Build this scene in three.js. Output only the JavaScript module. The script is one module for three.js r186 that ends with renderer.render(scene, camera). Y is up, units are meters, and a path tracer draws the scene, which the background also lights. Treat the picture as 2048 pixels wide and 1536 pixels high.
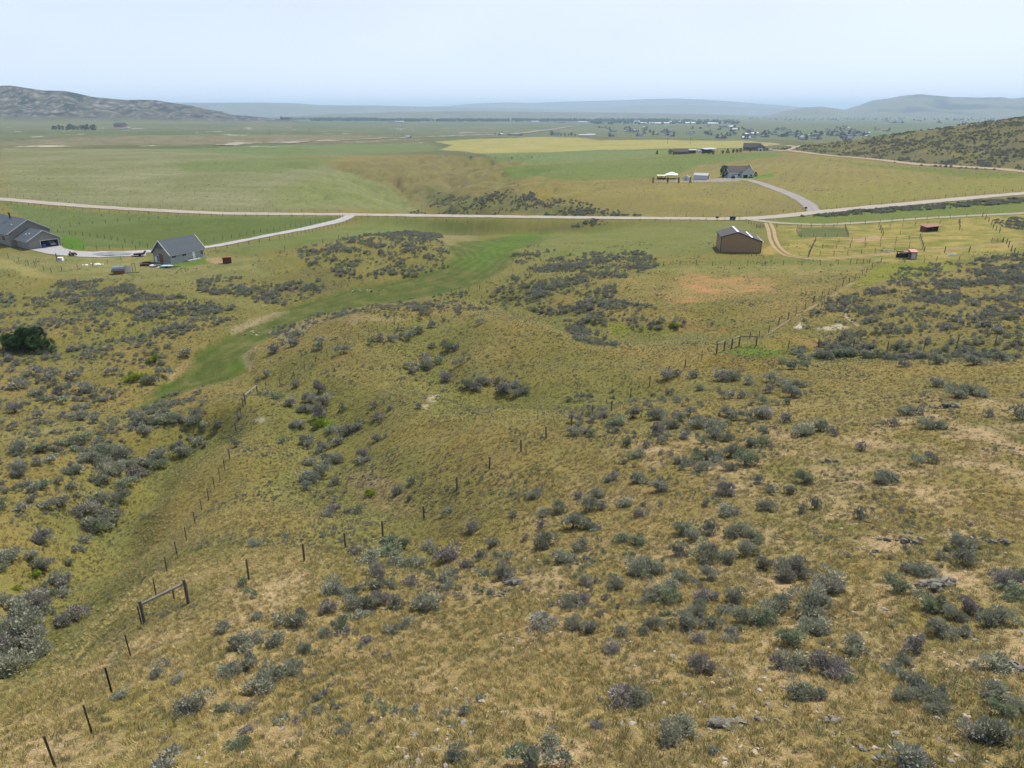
import * as THREE from 'three';
import { mergeGeometries } from 'three/addons/utils/BufferGeometryUtils.js';
import { MarchingCubes } from 'three/addons/objects/MarchingCubes.js';

// ---------------------------------------------------------------- camera, sky, sun, exposure
const scene = new THREE.Scene();
const renderer = new THREE.WebGLRenderer({ antialias: true });
renderer.toneMapping = THREE.LinearToneMapping;
renderer.toneMappingExposure = 1.28;
renderer.shadowMap.enabled = true;
const CAMY = 45, PITCH = 21.1 * Math.PI / 180, F = 1422;
const camera = new THREE.PerspectiveCamera(2 * Math.atan(768 / F) * 180 / Math.PI, 4 / 3, 0.5, 90000);
camera.position.set(0, CAMY, 0);
camera.rotation.set(-PITCH, 0, 0);
scene.add(camera);
const SUN_AZ = 33 * Math.PI / 180, SUN_EL = 55 * Math.PI / 180;
const sunDir = new THREE.Vector3(Math.sin(SUN_AZ) * Math.cos(SUN_EL), Math.sin(SUN_EL), -Math.cos(SUN_AZ) * Math.cos(SUN_EL));
{
  const e01 = (x, y) => { let q = 0, a = 0.5; for (let k = 0; k < 4; k++) { q += a * Math.sin(x * 1.7 + 1.3 * Math.sin(y * 1.1 + k)) * Math.cos(y * 1.3 + 0.9 * Math.sin(x * 0.8 + 2 * k)); x *= 2.1; y *= 2.2; a *= 0.55; } return q; }; // thin veil of high cloud
  const w = 512, h = 256, d = new Float32Array(w * h * 4);
  for (let j = 0; j < h; j++) for (let i = 0; i < w; i++) {
    const el = ((j + 0.5) / h - 0.5) * Math.PI, az = ((i + 0.5) / w) * 2 * Math.PI; // row 0 is straight down
    const v = new THREE.Vector3(Math.cos(el) * Math.cos(az - Math.PI), Math.sin(el), Math.cos(el) * Math.sin(az - Math.PI));
    const e = Math.max(0, v.y), up = Math.pow(e, 0.42);
    const a = Math.acos(Math.min(1, Math.max(-1, v.dot(sunDir)))) * 180 / Math.PI;
    const glow = Math.exp(-a / 21);
    const cl = 1 + 0.05 * e01(v.x / (e + 0.25) * 1.3 + 5, v.z / (e + 0.25) * 1.3) * Math.min(1, e * 12);
    const o = (j * w + i) * 4;
    d[o] = (0.76 + (0.24 - 0.76) * up + 1.5 * glow) * cl;
    d[o + 1] = (0.82 + (0.36 - 0.82) * up + 1.38 * glow) * cl;
    d[o + 2] = (0.90 + (0.62 - 0.90) * up + 1.24 * glow) * cl;
    d[o + 3] = 1;
  }
  const sky = new THREE.DataTexture(d, w, h, THREE.RGBAFormat, THREE.FloatType);
  sky.mapping = THREE.EquirectangularReflectionMapping;
  sky.magFilter = THREE.LinearFilter; sky.minFilter = THREE.LinearFilter; sky.needsUpdate = true;
  scene.background = sky; scene.environment = sky;
}
const sun = new THREE.DirectionalLight(new THREE.Color().setRGB(1.0, 0.94, 0.80), 5.0);
sun.position.copy(sunDir).multiplyScalar(600); sun.castShadow = true;
sun.shadow.mapSize.set(4096, 4096);
Object.assign(sun.shadow.camera, { left: -500, right: 500, top: 500, bottom: -500, near: 1, far: 2000 });
sun.shadow.radius = 1.2;
scene.add(sun); scene.add(sun.target);
scene.fog = new THREE.FogExp2(new THREE.Color().setRGB(0.60, 0.81, 1.0), 0.00007);

// ---------------------------------------------------------------- helpers
function rng(seed) { let a = seed >>> 0; return () => { a = (a + 0x6D2B79F5) | 0; let t = Math.imul(a ^ (a >>> 15), 1 | a); t = (t + Math.imul(t ^ (t >>> 7), 61 | t)) ^ t; return ((t ^ (t >>> 14)) >>> 0) / 4294967296; }; }
const R = rng(20240611), rr = (a, b) => a + (b - a) * R();
const clamp = (x, a = 0, b = 1) => x < a ? a : x > b ? b : x;
const lerp = (a, b, t) => a + (b - a) * t;
const sstep = (a, b, x) => { const t = clamp((x - a) / (b - a)); return t * t * (3 - 2 * t); };
const perm = new Uint8Array(512), gx = new Float32Array(256), gy = new Float32Array(256);
{ const r = rng(7), p = [...Array(256).keys()]; for (let i = 255; i > 0; i--) { const j = Math.floor(r() * (i + 1)); [p[i], p[j]] = [p[j], p[i]]; } for (let i = 0; i < 512; i++) perm[i] = p[i & 255]; for (let i = 0; i < 256; i++) { const a = r() * 6.2832; gx[i] = Math.cos(a); gy[i] = Math.sin(a); } }
function noise(x, y) {
  const X = Math.floor(x), Y = Math.floor(y), fx = x - X, fy = y - Y, u = fx * fx * fx * (fx * (fx * 6 - 15) + 10), v = fy * fy * fy * (fy * (fy * 6 - 15) + 10);
  const a = X & 255, b = Y & 255, g = (i, j, dx, dy) => { const k = perm[perm[(a + i) & 255] + ((b + j) & 255)]; return gx[k] * dx + gy[k] * dy; };
  return 1.5 * lerp(lerp(g(0, 0, fx, fy), g(1, 0, fx - 1, fy), u), lerp(g(0, 1, fx, fy - 1), g(1, 1, fx - 1, fy - 1), u), v);
}
const fbm = (x, y, o = 3) => { let s = 0, a = 0.55; for (let i = 0; i < o; i++) { s += a * noise(x, y); x = x * 2.03 + 17.1; y = y * 2.03 - 9.7; a *= 0.5; } return s; };
const ALB = 0.53;                                   // sRGB seen in daylight -> base colour
const _c = new THREE.Color();
const C = (hex, k = ALB) => { _c.set(hex); return [_c.r * k, _c.g * k, _c.b * k]; };
const col = (hex, k = ALB) => { const c = C(hex, k); return new THREE.Color().setRGB(c[0], c[1], c[2]); };
const mix3 = (a, b, t) => [lerp(a[0], b[0], t), lerp(a[1], b[1], t), lerp(a[2], b[2], t)];
const taken = {};
function numbered(n) { const k = taken[n] = (taken[n] ?? -1) + 1; return k ? n + '_' + String(k).padStart(3, '0') : n; }
function tag(o, label, category, group) { o.userData.label = label; o.userData.category = category; if (group) o.userData.group = group; return o; }
function shade(o) { o.castShadow = true; o.receiveShadow = true; return o; }
function root(name, pos, turn = 0) { const g = new THREE.Group(); g.name = numbered(name); g.position.set(...pos); g.rotation.y = turn; scene.add(g); return g; }
function part(name, geo, mat, parent) { if (Array.isArray(geo)) geo = merge(geo); const m = shade(new THREE.Mesh(geo, mat)); m.name = name; parent.add(m); return m; }
function single(name, geo, mat) { if (Array.isArray(geo)) geo = merge(geo); const m = shade(new THREE.Mesh(geo, mat)); m.name = numbered(name); scene.add(m); return m; }
function merge(list) {
  return mergeGeometries(list.map((g) => { g = g.index ? g.toNonIndexed() : g; for (const k of Object.keys(g.attributes)) if (!['position', 'normal', 'uv'].includes(k)) g.deleteAttribute(k); if (!g.attributes.uv) g.setAttribute('uv', new THREE.BufferAttribute(new Float32Array(g.attributes.position.count * 2), 2)); if (!g.attributes.normal) g.computeVertexNormals(); return g; }));
}
const box = (w, h, d, x = 0, y = 0, z = 0, ry = 0, rz = 0, rx = 0) => { const g = new THREE.BoxGeometry(w, h, d); if (rz) g.rotateZ(rz); if (rx) g.rotateX(rx); if (ry) g.rotateY(ry); g.translate(x, y, z); return g; };
const cyl = (r0, r1, h, x = 0, y = 0, z = 0, n = 8) => { const g = new THREE.CylinderGeometry(r1, r0, h, n); g.translate(x, y + h / 2, z); return g; };
function bar(a, b, r, n = 6, r2 = r) { const A = new THREE.Vector3(...a), B = new THREE.Vector3(...b), d = B.clone().sub(A), L = d.length(); const g = new THREE.CylinderGeometry(r2, r, L, n); g.translate(0, L / 2, 0); g.applyQuaternion(new THREE.Quaternion().setFromUnitVectors(new THREE.Vector3(0, 1, 0), d.normalize())); g.translate(...a); return g; }
function prism(pts, depth, bevel = 0) { const s = new THREE.Shape(pts.map((p) => new THREE.Vector2(...p))); return new THREE.ExtrudeGeometry(s, { depth, bevelEnabled: bevel > 0, bevelSize: bevel, bevelThickness: bevel, bevelSegments: 1 }); }
function noiseTex(size, fn, srgb = true) {
  const d = new Uint8Array(size * size * 4);
  for (let j = 0; j < size; j++) for (let i = 0; i < size; i++) { const c = fn(i, j), o = (j * size + i) * 4; d[o] = clamp(c[0], 0, 255); d[o + 1] = clamp(c[1], 0, 255); d[o + 2] = clamp(c[2], 0, 255); d[o + 3] = 255; }
  const t = new THREE.DataTexture(d, size, size); t.wrapS = t.wrapT = THREE.RepeatWrapping; t.magFilter = THREE.LinearFilter; t.minFilter = THREE.LinearMipmapLinearFilter; t.generateMipmaps = true; if (srgb) t.colorSpace = THREE.SRGBColorSpace; t.needsUpdate = true; return t;
}
function tileNoise(x, y, p) { // periodic value noise, period p cells over 0..1
  const X = Math.floor(x * p), Y = Math.floor(y * p), fx = x * p - X, fy = y * p - Y, u = fx * fx * (3 - 2 * fx), v = fy * fy * (3 - 2 * fy);
  const g = (i, j) => perm[perm[((X + i) % p) & 255] + (((Y + j) % p) & 255)] / 255;
  return lerp(lerp(g(0, 0), g(1, 0), u), lerp(g(0, 1), g(1, 1), u), v) * 2 - 1;
}
function mat(hex, rough = 0.9, extra = {}, k = ALB) { return new THREE.MeshStandardMaterial({ color: col(hex, k), roughness: rough, ...extra }); }

// ---------------------------------------------------------------- the lie of the land
// a line of sight of the survey photograph; with the land below it gives the place of a surveyed thing in metres
const sP = Math.sin(PITCH), cP = Math.cos(PITCH);
const ray = (px, py) => { const cx = (px - 1024) / F, cy = (768 - py) / F; return [cx, cy * cP - sP, -cP - cy * sP]; };
const control = [];
// surveyed spots: line of sight and metres below the drone
for (const [px, py, drop] of [
  [0, 1536, 18.5], [600, 1536, 17.5], [1200, 1536, 16.8], [2048, 1536, 16.3], [222, 1450, 20], [218, 1370, 22], [258, 1294, 24.5], [290, 1232, 26], [330, 1100, 31], [607, 1106, 28], [766, 1058, 30.3], [848, 1025, 31], [918, 969, 32], [1091, 866, 33.2], [1260, 785, 34.6], [1430, 700, 36.2], [1550, 650, 37], [1640, 590, 39], [1740, 525, 40.5],
  [387, 1037, 34.5], [457, 907, 36.6], [490, 795, 37.4], [560, 765, 37.8], [655, 713, 38], [740, 645, 38.6], [830, 625, 39.3], [650, 850, 37.8], [700, 960, 34.6], [870, 795, 35.6], [970, 770, 37.4], [1050, 665, 37.6], [1150, 770, 36.2], [880, 700, 38.2], [1000, 880, 34.2],
  [250, 825, 42.6], [370, 800, 43], [470, 740, 43.2], [560, 670, 43.3], [650, 620, 43.4], [800, 590, 43.6], [930, 560, 43.8], [1000, 520, 44.1], [1050, 480, 44.6], [1120, 460, 45],
  [200, 1080, 36.4], [250, 980, 38.8], [330, 900, 40.2], [60, 1250, 31], [0, 1330, 28.5], [0, 1050, 34.5], [100, 950, 37.3], [0, 900, 38], [100, 850, 39.8], [250, 860, 41.2],
  [200, 760, 41.7], [300, 690, 41.5], [100, 760, 40.8], [0, 700, 40.2], [440, 655, 42.2], [300, 640, 41.8], [100, 600, 41], [520, 560, 42.3], [0, 560, 40.6], [100, 500, 41.6], [350, 525, 42], [230, 545, 41.7], [250, 505, 41.9], [0, 480, 41],
  [750, 490, 41.8], [850, 490, 42.4], [880, 530, 43], [650, 520, 41.9], [600, 500, 42], [500, 470, 43],
  [0, 398, 42], [300, 420, 43.5], [700, 430, 45], [1000, 434, 45.6], [1300, 437, 45], [1500, 438, 43.6], [1640, 424, 42.6], [1850, 404, 40.5], [2048, 386, 39],
  [1480, 505, 41.5], [1600, 510, 41.3], [1800, 510, 40.2], [1865, 460, 41], [2000, 490, 39.2], [2048, 440, 40], [1400, 580, 41], [1300, 500, 42.6], [1100, 520, 43.6], [1100, 560, 42.6], [1200, 660, 39.4], [1100, 620, 41], [1000, 590, 42.6], [1300, 640, 38.8], [1450, 640, 38.2], [1300, 720, 36.8],
  [1700, 640, 36], [1900, 600, 35.5], [2048, 540, 36.4], [2048, 640, 32.6], [1900, 680, 33.2], [1700, 690, 35],
  [1600, 800, 31.5], [1800, 800, 30], [2048, 800, 28.6], [1500, 1000, 27], [1300, 1000, 28.4], [1800, 1000, 25.6], [2048, 1000, 24.6], [1100, 1100, 27], [1400, 1200, 23.5], [1800, 1200, 22], [2048, 1200, 21.4], [900, 1200, 25], [600, 1250, 24.4], [900, 1350, 21.2], [600, 1400, 21], [1300, 1400, 19.6], [1800, 1400, 18.6], [400, 1350, 22.4], [0, 1450, 21.5],
  [100, 350, 43], [400, 380, 44.5], [400, 330, 46], [100, 310, 45], [700, 360, 47], [600, 330, 48], [880, 400, 47], [950, 350, 49], [1000, 380, 46.2], [1000, 330, 48.5], [1150, 400, 44], [1150, 345, 46], [1300, 400, 43], [1250, 345, 44], [1450, 360, 42], [1560, 340, 41], [1700, 360, 41], [1800, 332, 41], [2040, 360, 38.2], [1580, 302, 41.5], [1900, 333, 39.5],
  [1450, 312, 43], [1300, 312, 46], [1507, 299, 42.5], [1380, 304, 43.5], [1150, 310, 48.5], [1000, 315, 50.5], [900, 290, 54], [1100, 274, 49], [1300, 279, 47], [1440, 282, 45.5], [1000, 278, 51], [850, 275, 56], [700, 300, 52],
  [100, 290, 48], [200, 278, 51], [300, 262, 56], [250, 250, 60], [500, 285, 53], [600, 265, 60], [60, 245, 55], [420, 243, 66], [620, 250, 72], [900, 262, 82], [1300, 265, 88], [1300, 245, 92], [1700, 270, 84], [1900, 250, 80], [1700, 243, 88], [1100, 258, 86], [1000, 245, 88],
]) { const d = ray(px, py), t = -drop / d[1]; control.push([Math.atan2(d[0] * t, -d[2] * t), Math.log(Math.hypot(d[0], d[2]) * t), -drop]); }
for (const [az, D, drop] of [[-55, 15, 18], [-55, 60, 33], [-55, 150, 41], [-55, 400, 42], [-55, 1500, 48], [-55, 5000, 72], [55, 15, 14.5], [55, 60, 23], [55, 150, 28], [55, 400, 34], [55, 1500, 44], [55, 5000, 84], [0, 5, 13.5], [-50, 5, 14], [50, 5, 13], [0, 2200, 78], [10, 2100, 76], [20, 1900, 70], [-4, 2200, 72], [-55, 12000, 96], [-20, 12000, 96], [0, 12000, 96], [20, 12000, 96], [55, 12000, 96], [-55, 60000, 100], [0, 60000, 100], [55, 60000, 100]]) control.push([az * Math.PI / 180, Math.log(D), -drop]);
const tps = (() => { // thin-plate spline through the surveyed spots
  const n = control.length, N = n + 3, A = [], k = (r2) => r2 < 1e-12 ? 0 : 0.5 * r2 * Math.log(r2);
  for (let i = 0; i < n; i++) { const row = new Float64Array(N + 1); for (let j = 0; j < n; j++) row[j] = k((control[i][0] - control[j][0]) ** 2 + (control[i][1] - control[j][1]) ** 2); row[i] += 0.0012; row[n] = 1; row[n + 1] = control[i][0]; row[n + 2] = control[i][1]; row[N] = control[i][2]; A.push(row); }
  for (let q = 0; q < 3; q++) { const row = new Float64Array(N + 1); for (let j = 0; j < n; j++) row[j] = q ? control[j][q - 1] : 1; A.push(row); }
  for (let i = 0; i < N; i++) { let p = i; for (let j = i + 1; j < N; j++) if (Math.abs(A[j][i]) > Math.abs(A[p][i])) p = j; [A[i], A[p]] = [A[p], A[i]]; for (let j = i + 1; j < N; j++) { const f = A[j][i] / A[i][i]; if (f) for (let q = i; q <= N; q++) A[j][q] -= f * A[i][q]; } }
  const w = new Float64Array(N); for (let i = N - 1; i >= 0; i--) { let s = A[i][N]; for (let j = i + 1; j < N; j++) s -= A[i][j] * w[j]; w[i] = s / A[i][i]; }
  const ca = control.map((c) => c[0]), cv = control.map((c) => c[1]);
  return (a, v) => { let s = w[n] + w[n + 1] * a + w[n + 2] * v; for (let i = 0; i < n; i++) { const x = a - ca[i], y = v - cv[i], r2 = x * x + y * y; if (r2 > 1e-12) s += w[i] * 0.5 * r2 * Math.log(r2); } return s; };
})();
// hills: crest as [line of sight x, y, distance of the crest, run of the front slope]
const hills = [
  { id: 'left_ridge', mesa: 0, back: 1.2, gul: 0.30, wl: 210, t: [[-700, 150, 4300, 1000], [-200, 165, 4400, 1000], [0, 172, 4500, 950], [30, 171, 4500, 950], [100, 181, 4500, 900], [135, 182, 4500, 880], [200, 195, 4600, 850], [260, 200, 4650, 800], [310, 200, 4700, 760], [370, 209, 4750, 700], [430, 221, 4800, 600], [470, 230, 4850, 420], [560, 238, 4900, 300], [620, 246, 4900, 200]] },
  { id: 'right_mountain', mesa: 0, back: 1.0, gul: 0.2, wl: 640, t: [[1470, 243, 10640, 1120], [1500, 240, 10780, 1260], [1540, 231, 10920, 1540], [1575, 221, 11060, 1820], [1610, 214.5, 11200, 1960], [1640, 213, 11200, 1960], [1665, 216, 11620, 2100], [1690, 219, 12180, 2380], [1712, 212, 12600, 2800], [1745, 200, 12880, 3360], [1770, 197, 12880, 3500], [1800, 191, 13020, 3640], [1835, 188, 13020, 3640], [1865, 191, 13020, 3640], [1900, 194, 13020, 3640], [1960, 195, 13020, 3640], [1995, 194, 13020, 3640], [2020, 197, 13020, 3640], [2048, 194, 13020, 3640], [2300, 185, 13020, 3640], [2800, 200, 13020, 3640]] },
  { id: 'near_mesa', mesa: 1, back: 3, gul: 0.22, wl: 300, t: [[560, 236, 9500, 700], [680, 228, 9500, 700], [800, 224.5, 9500, 700], [950, 222, 9500, 700], [1050, 224, 9600, 700], [1250, 226, 9800, 700], [1400, 229, 10000, 700], [1560, 236, 10000, 600]] },
  { id: 'left_bluff', mesa: 1, back: 4, gul: 0.25, wl: 420, t: [[-300, 205, 14500, 1400], [360, 205, 14500, 1400], [420, 205.5, 14500, 1400], [520, 205, 14500, 1400], [580, 206, 14500, 1400], [640, 210, 14800, 1400], [700, 211, 15000, 1400], [760, 211, 15500, 1400], [850, 213.5, 16000, 1400], [1000, 216, 16000, 1400], [1100, 219, 16000, 1400]] },
  { id: 'far_mesa', mesa: 1, back: 3, gul: 0.2, wl: 500, t: [[1080, 219, 18500, 1400], [1210, 215, 18500, 1400], [1260, 211, 18500, 1400], [1300, 209.5, 18500, 1400], [1390, 210, 18500, 1400], [1430, 212, 18500, 1400], [1520, 215, 18500, 1400], [1640, 219, 18500, 1400]] },
  { id: 'far_mountains', mesa: 0, back: 1, gul: 0.1, wl: 1200, t: [[700, 217, 22000, 2400], [880, 212, 22000, 2400], [960, 206, 22000, 2600], [1010, 204, 22000, 2600], [1060, 205, 22000, 2600], [1150, 202, 22000, 2600], [1230, 200, 22000, 2600], [1300, 197, 22000, 2600], [1350, 196, 22000, 2600], [1400, 198, 22000, 2600], [1460, 202, 22000, 2600], [1530, 208, 22000, 2600], [1640, 216, 22000, 2400]] },
  { id: 'sage_hill', mesa: 0, back: 1.5, gul: 0.03, wl: 60, t: [[1540, 300, 880, 15], [1570, 298.5, 880, 30], [1640, 289, 890, 80], [1700, 282, 900, 130], [1780, 272, 890, 180], [1850, 263, 880, 220], [1900, 257, 870, 240], [1950, 249, 860, 250], [2000, 242, 855, 260], [2048, 235, 850, 265], [2300, 205, 820, 260], [2800, 180, 800, 260]] },
];
const PXAZ = F * (cP + 0.386 * sP);
function hillAt(h, px) { const t = h.t; if (px < t[0][0] || px > t[t.length - 1][0]) return null; let i = 0; while (i < t.length - 2 && t[i + 1][0] < px) i++; const f = clamp((px - t[i][0]) / (t[i + 1][0] - t[i][0])), l = (k) => lerp(t[i][k], t[i + 1][k], f); const ff = f * f * (3 - 2 * f); const d = ray(px, lerp(t[i][1], t[i + 1][1], lerp(f, ff, 0.4))); const Dc = l(2); return [d[1] / Math.hypot(d[0], d[2]) * Dc, Dc, l(3)]; }
// grid: azimuth columns, distance rows
const AZ = [], RD = [];
for (let a = -64; a < -47; a += 1) AZ.push(a); for (let a = -47; a < -38.5; a += 0.3) AZ.push(a); for (let a = -38.5; a <= 38.5; a += 0.12) AZ.push(a); for (let a = 38.7; a < 47; a += 0.3) AZ.push(a); for (let a = 47; a <= 64; a += 1) AZ.push(a);
for (let d = 4; d < 47000;) { RD.push(d); d *= d < 12 ? 1.03 : d < 300 ? 1.0062 : d < 1200 ? 1.010 : d < 3500 ? 1.016 : d < 4950 ? 1.0045 : 1.014; }
const NA = AZ.length, NR = RD.length, AZr = AZ.map((a) => a * Math.PI / 180), lnR = RD.map(Math.log);
const hg = new Float32Array(NA * NR), hillId = new Int8Array(NA * NR).fill(-1), hillT = new Float32Array(NA * NR);
const azIdx = (a) => { const d = a * 180 / Math.PI; let i; if (d < AZ[0]) return 0; if (d >= AZ[NA - 1]) return NA - 1.0001; let lo = 0, hi = NA - 1; while (hi - lo > 1) { i = (lo + hi) >> 1; if (AZ[i] <= d) lo = i; else hi = i; } return lo + (d - AZ[lo]) / (AZ[hi] - AZ[lo]); };
const rIdx = (D) => { if (D <= RD[0]) return 0; if (D >= RD[NR - 1]) return NR - 1.0001; let lo = 0, hi = NR - 1; while (hi - lo > 1) { const i = (lo + hi) >> 1; if (RD[i] <= D) lo = i; else hi = i; } return lo + (D - RD[lo]) / (RD[hi] - RD[lo]); };
function gridLook(arr, x, z, w = 1, k = 0) { const ci = azIdx(Math.atan2(x, -z)), ri = rIdx(Math.hypot(x, z)), c = Math.min(NA - 2, Math.floor(ci)), r = Math.min(NR - 2, Math.floor(ri)), f = ci - c, g = ri - r, at = (i, j) => arr[((r + j) * NA + c + i) * w + k]; return lerp(lerp(at(0, 0), at(1, 0), f), lerp(at(0, 1), at(1, 1), f), g); }
const H = (x, z) => CAMY + gridLook(hg, x, z);           // height of the ground in metres
function P(px, py) { // the spot of ground on a line of sight
  const d = ray(px, py), hz = Math.hypot(d[0], d[2]); let t = 6 / hz, pt = t;
  while (t * hz < 46000) { if (CAMY + d[1] * t < H(d[0] * t, d[2] * t)) { let a = pt, b = t; for (let i = 0; i < 18; i++) { const m = (a + b) / 2; if (CAMY + d[1] * m < H(d[0] * m, d[2] * m)) b = m; else a = m; } return new THREE.Vector3(d[0] * b, CAMY + d[1] * b, d[2] * b); } pt = t; t *= 1.004; }
  return new THREE.Vector3(d[0] * pt, H(d[0] * pt, d[2] * pt), d[2] * pt);
}
const ground = (x, z) => new THREE.Vector3(x, H(x, z), z);
for (let r = 0; r < NR; r++) for (let c = 0; c < NA; c++) {
  const a = AZr[c], D = RD[r], i = r * NA + c; let y = tps(a, lnR[r]);
  if (D > 600) {
    const px = 1024 + PXAZ * Math.tan(clamp(a, -1.0, 1.0)), base = y;
    for (let k = 0; k < hills.length; k++) {
      const q = hills[k], e = hillAt(q, px); if (!e) continue; const [cy, Dc, run] = e, t = (D - (Dc - run)) / run; if (t <= 0 || cy <= base) continue;
      const wide = q.mesa ? 2 : 0.0; let s;
      if (t < 1) s = q.mesa ? sstep(0, 1, Math.pow(t, 0.9)) : lerp(Math.pow(t, 1.5), sstep(0, 1, t), 0.45); else if (t < 1 + wide) s = 1; else s = 1 - sstep(0, q.back, t - 1 - wide);
      if (t < 1) { const arc = a * Dc; const rg = 1 - Math.abs(noise(arc / q.wl + 0.9 * noise(arc / 400, t * 2), t * 0.9 + k * 7)) * 2; s *= 1 - q.gul * clamp(rg) * 4 * t * (1 - t) * (0.6 + 0.8 * (noise(arc / q.wl / 3, k) + 0.5)); }
      const yy = base + (cy - base) * s; if (yy > y) { y = yy; hillId[i] = k; hillT[i] = t; }
    }
  }
  hg[i] = y;
}
console.log('base grid', NA, NR);
// swales, draws, coulees and knolls, laid over the surveyed surface
const V2 = (p) => { const v = P(...p); return [v.x, v.z]; };
const cuts = [
  [7, 2.3, [[560, 745], [620, 800], [640, 880], [690, 960], [780, 1010], [860, 1060]]], [8, 1.9, [[960, 800], [1000, 775], [1060, 790], [1150, 790], [1240, 770]]], [8, 1.7, [[830, 655], [880, 690], [850, 730], [960, 780]]], [8, 2.2, [[1010, 600], [1100, 630], [1180, 670], [1300, 655], [1460, 650]]],
  [5.5, 3.4, [[0, 1330], [60, 1240], [150, 1130], [230, 1010], [330, 900], [420, 850]]], [42, 11, [[900, 428], [870, 400], [830, 372], [850, 345], [900, 325], [960, 315]]], [30, 8, [[830, 372], [760, 340], [690, 328], [640, 330]]], [28, 3.5, [[1180, 428], [1000, 402], [880, 395]]], [16, 2.2, [[1180, 452], [1100, 455], [1020, 470]]],
  [20, 4.5, [[950, 362], [1010, 345], [1060, 338]]], [16, 3.5, [[900, 350], [960, 335], [1000, 326]]], [6, 1.2, [[1560, 700], [1700, 702], [1990, 695]]], [5, 1.0, [[120, 705], [300, 655], [420, 615]]],
].map(([w, d, p]) => ({ w, d, p: p.map(V2) }));
const knolls = [[740, 645, 15, 2.2], [870, 800, 9, 1.4], [1050, 672, 15, 2.4], [1000, 880, 12, 1.3], [740, 505, 38, 2.6], [520, 720, 10, 0.8], [1150, 560, 25, 1.5], [1330, 600, 25, 0.8], [180, 640, 22, 1.2], [200, 890, 14, 1.4], [1700, 600, 24, 1.2], [950, 380, 45, 4], [780, 395, 60, 3]].map(([x, y, r, h]) => [...V2([x, y]), r, h]);
const bench = [[[10, 500], 26], [[100, 500], 14], [[350, 520], 13], [[1485, 503], 12], [[1480, 356], 22]].map(([p, r]) => { const v = P(...p); return [v.x, v.z, r, v.y - CAMY]; });
function segDist(x, z, p) { let m = 1e9; for (let i = 0; i < p.length - 1; i++) { const [ax, az] = p[i], [bx, bz] = p[i + 1], dx = bx - ax, dz = bz - az, t = clamp(((x - ax) * dx + (z - az) * dz) / (dx * dx + dz * dz)); const d = Math.hypot(x - ax - dx * t, z - az - dz * t); if (d < m) m = d; } return m; }
for (const c of cuts) { c.b = [1e9, 1e9, -1e9, -1e9]; for (const [x, z] of c.p) { c.b[0] = Math.min(c.b[0], x - 3 * c.w); c.b[1] = Math.min(c.b[1], z - 3 * c.w); c.b[2] = Math.max(c.b[2], x + 3 * c.w); c.b[3] = Math.max(c.b[3], z + 3 * c.w); } }
// the graded bed of the main road
const mainRoad = [[-260, 380], [-100, 391], [0, 398.5], [150, 411], [300, 420.5], [450, 427], [700, 429.5], [1000, 433.5], [1300, 436.8], [1480, 437.5], [1560, 433], [1640, 424.5], [1850, 404.5], [2048, 387], [2250, 372]].map((p) => P(...p));
const hayStrip = [[236, 830], [300, 817], [390, 776], [470, 756], [503, 738], [492, 712], [520, 690], [560, 664], [620, 636], [720, 616], [800, 604], [900, 588], [960, 574], [1010, 545], [1030, 520], [1022, 505], [1060, 490], [1125, 463], [1080, 456], [1010, 456], [960, 470], [890, 500], [910, 526], [870, 548], [780, 570], [700, 582], [610, 605], [540, 625], [470, 660], [410, 700], [350, 735], [330, 762]].map(V2);
function polyDist(x, z, p) { let ins = false, m = 1e18; for (let i = 0, j = p.length - 1; i < p.length; j = i++) { const [ax, az] = p[i], [bx, bz] = p[j]; if ((az > z) !== (bz > z) && x < (bx - ax) * (z - az) / (bz - az) + ax) ins = !ins; const dx = bx - ax, dz = bz - az, t = clamp(((x - ax) * dx + (z - az) * dz) / (dx * dx + dz * dz + 1e-9)), e = (x - ax - dx * t) ** 2 + (z - az - dz * t) ** 2; if (e < m) m = e; } return ins ? Math.sqrt(m) : -Math.sqrt(m); }
const roadBed = new THREE.CatmullRomCurve3(mainRoad, false, 'centripetal').getSpacedPoints(400);
const cutD = new Float32Array(NA * NR), vx = new Float32Array(NA * NR), vz = new Float32Array(NA * NR);
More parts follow.
